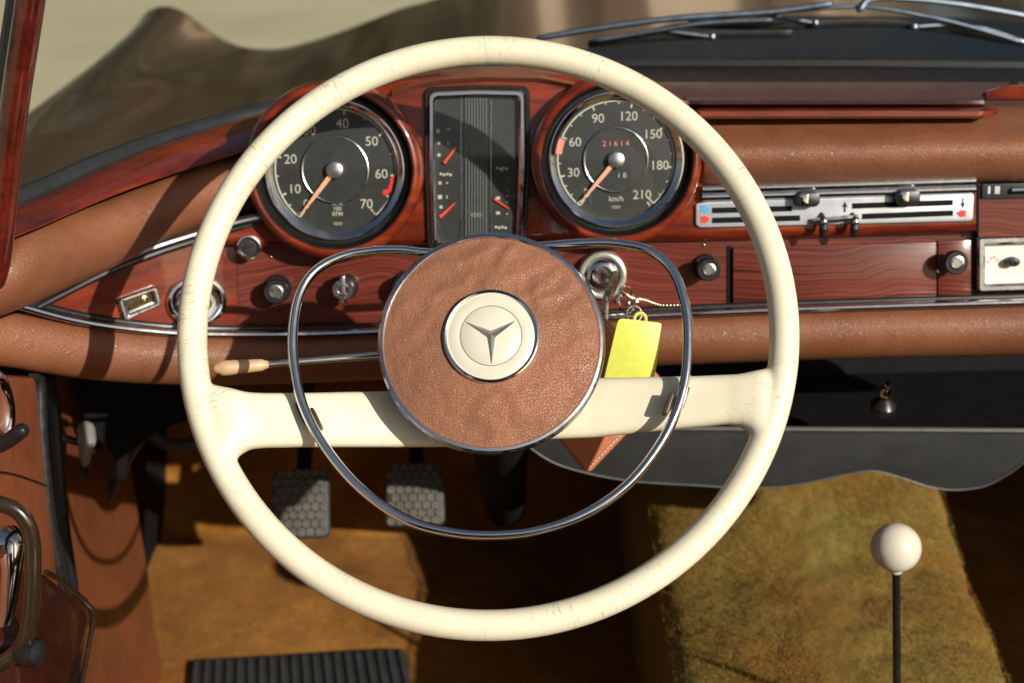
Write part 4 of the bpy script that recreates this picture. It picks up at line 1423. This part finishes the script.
# heel mat
hm = empty('heel_mat', (-.15, 1.3, ZF))
tag(hm, 'ribbed dark grey rubber heel mat on the brown floor carpet', 'mat')
a, b, c_, d_ = onz(192, 662, ZF + .006), onz(405, 650, ZF + .006), onz(425, 720, ZF + .006), onz(190, 725, ZF + .006)
bm = B(); prism(bm, round_poly([(a.x, a.y), (b.x, b.y), (c_.x, c_.y - .05), (d_.x, d_.y - .05)], .01, 4), ZF + .001, ZF + .010, bev=.002)
build('sheet', bm, M_rubber, hm, world=True)
bm = B()
nr = 20
for i in range(nr):
    t = (i + .5) / nr
    p = a.lerp(b, t); q = d_.lerp(c_, t)
    tube(bm, [Vector((p.x, p.y - .008, ZF + .0105)), Vector((q.x, q.y - .04, ZF + .0105))], .0028, 6)
build('ribs', bm, M_rubber, hm, world=True)

# ================================================================== LEFT DOOR
XD = -.36
DM = frame(Vector((XD, 0, 0)), Vector((1, 0, 0)), Vector((0, 1, 0)))
def DL(pts, off=0): return [tuple((DM.inverted() @ onx(x, y, XD + off))[:2]) for x, y in pts]
bm = B()
cpoly = DL([(-60, 372), (38, 376), (44, 440), (50, 500), (60, 580), (70, 700), (72, 800), (-60, 900)])
prism(bm, round_poly(cpoly, .008, 3), -.035, .0, DM, .006)
dr_ = build('door', bm, M_door, car, world=True)
dr_['label'] = 'tan leather door card with chrome fittings'
# chromed door edge strip
bm = B()
tube(bm, [onx(x, y, XD - .002) for x, y in catmull([(34, 372), (40, 384), (42, 430), (46, 480), (52, 530), (60, 575), (66, 600)], 6)], .0042, 10, ry=.006)
build('edge_trim', bm, M_chrome_k, dr_, world=True)
bm = B()
tube(bm, [onx(x, y, XD - .015) for x, y in catmull([(46, 374), (52, 400), (56, 450), (62, 520), (72, 590)], 6)], .006, 10)
build('weather_seal', bm, M_black, dr_, world=True)
# map pocket
bm = B()
pk = DL([(48, 572), (94, 612), (80, 700), (36, 800), (20, 640)], .03)
prism(bm, round_poly(pk, .006, 4), .002, .028, DM, .004)
pk_ = build('map_pocket', bm, simple('dark_red_leather', (.032, .008, .005), .3, 0, .3, 50, coat=.3), dr_, world=True)
bm = B()
tube(bm, [onx(x, y, XD + .031) for x, y in [(46, 572), (60, 580), (84, 600), (92, 608), (94, 618), (88, 650), (78, 700)]], .0022, 8)
build('pocket_rim', bm, M_loop, dr_, world=True)
bm = B()
dst = [onx(x, y, XD + .0005) for x, y in catmull([(-20, 470, ), (10, 474), (30, 480), (46, 486)], 5)]
tube(bm, dst, .0011, 6)
build('door_seam', bm, M_loop, dr_, world=True)
# pull handle loop
bm = B()
tube(bm, [at(x, y, d) for x, y, d in catmull([(-30, 500, .90), (0, 504, .90), (20, 514, .902), (31, 535, .906), (33, 570, .912), (31, 610, .92), (26, 636, .925), (16, 652, .93), (0, 664, .93), (-30, 676, .93)], 8)], .0048, 14, ry=.0055)
ph = build('pull_handle', bm, M_loop, dr_, world=True)
bm = B(); lathe(bm, [(.009, -.008), (.010, 0), (.008, .006), (.003, .008), (0, .008)], 24, frame(at(32, 652, .93), Vector((1, -.4, .1))))
build('handle_bolt', bm, M_black, dr_, world=True)
# window crank
bm = B(); tube(bm, [at(x, y, d) for x, y, d in ((12, 545, .95), (12, 570, .95), (8, 610, .955), (0, 645, .96), (-8, 670, .96))], [.0090, .0072, .0055, .005, .005], 14, round_ends=True)
wc = build('window_crank', bm, M_chrome, dr_, world=True)
bm = B(); lathe(bm, [(.011, -.012), (.012, 0), (.009, .005), (0, .006)], 24, frame(at(10, 543, .95), Vector((1, -.5, .2))))
build('crank_boss', bm, M_chrome, dr_, world=True)
# door release lever
bm = B(); tube(bm, [at(x, y, d) for x, y, d in catmull([(-20, 452, .97), (0, 445, .97), (12, 438, .965), (21, 431, .96)], 5)], .0055, 12, round_ends=True)
rl = build('release_lever', bm, M_black, dr_, world=True)
bm = B(); torus(bm, .020, .0062, 40, 10, frame(at(-9, 412, 1.0), Vector((1, -.55, .1))) @ Matrix.Diagonal((.75, 1.25, 1, 1)))
build('escutcheon', bm, M_chrome, dr_, world=True)
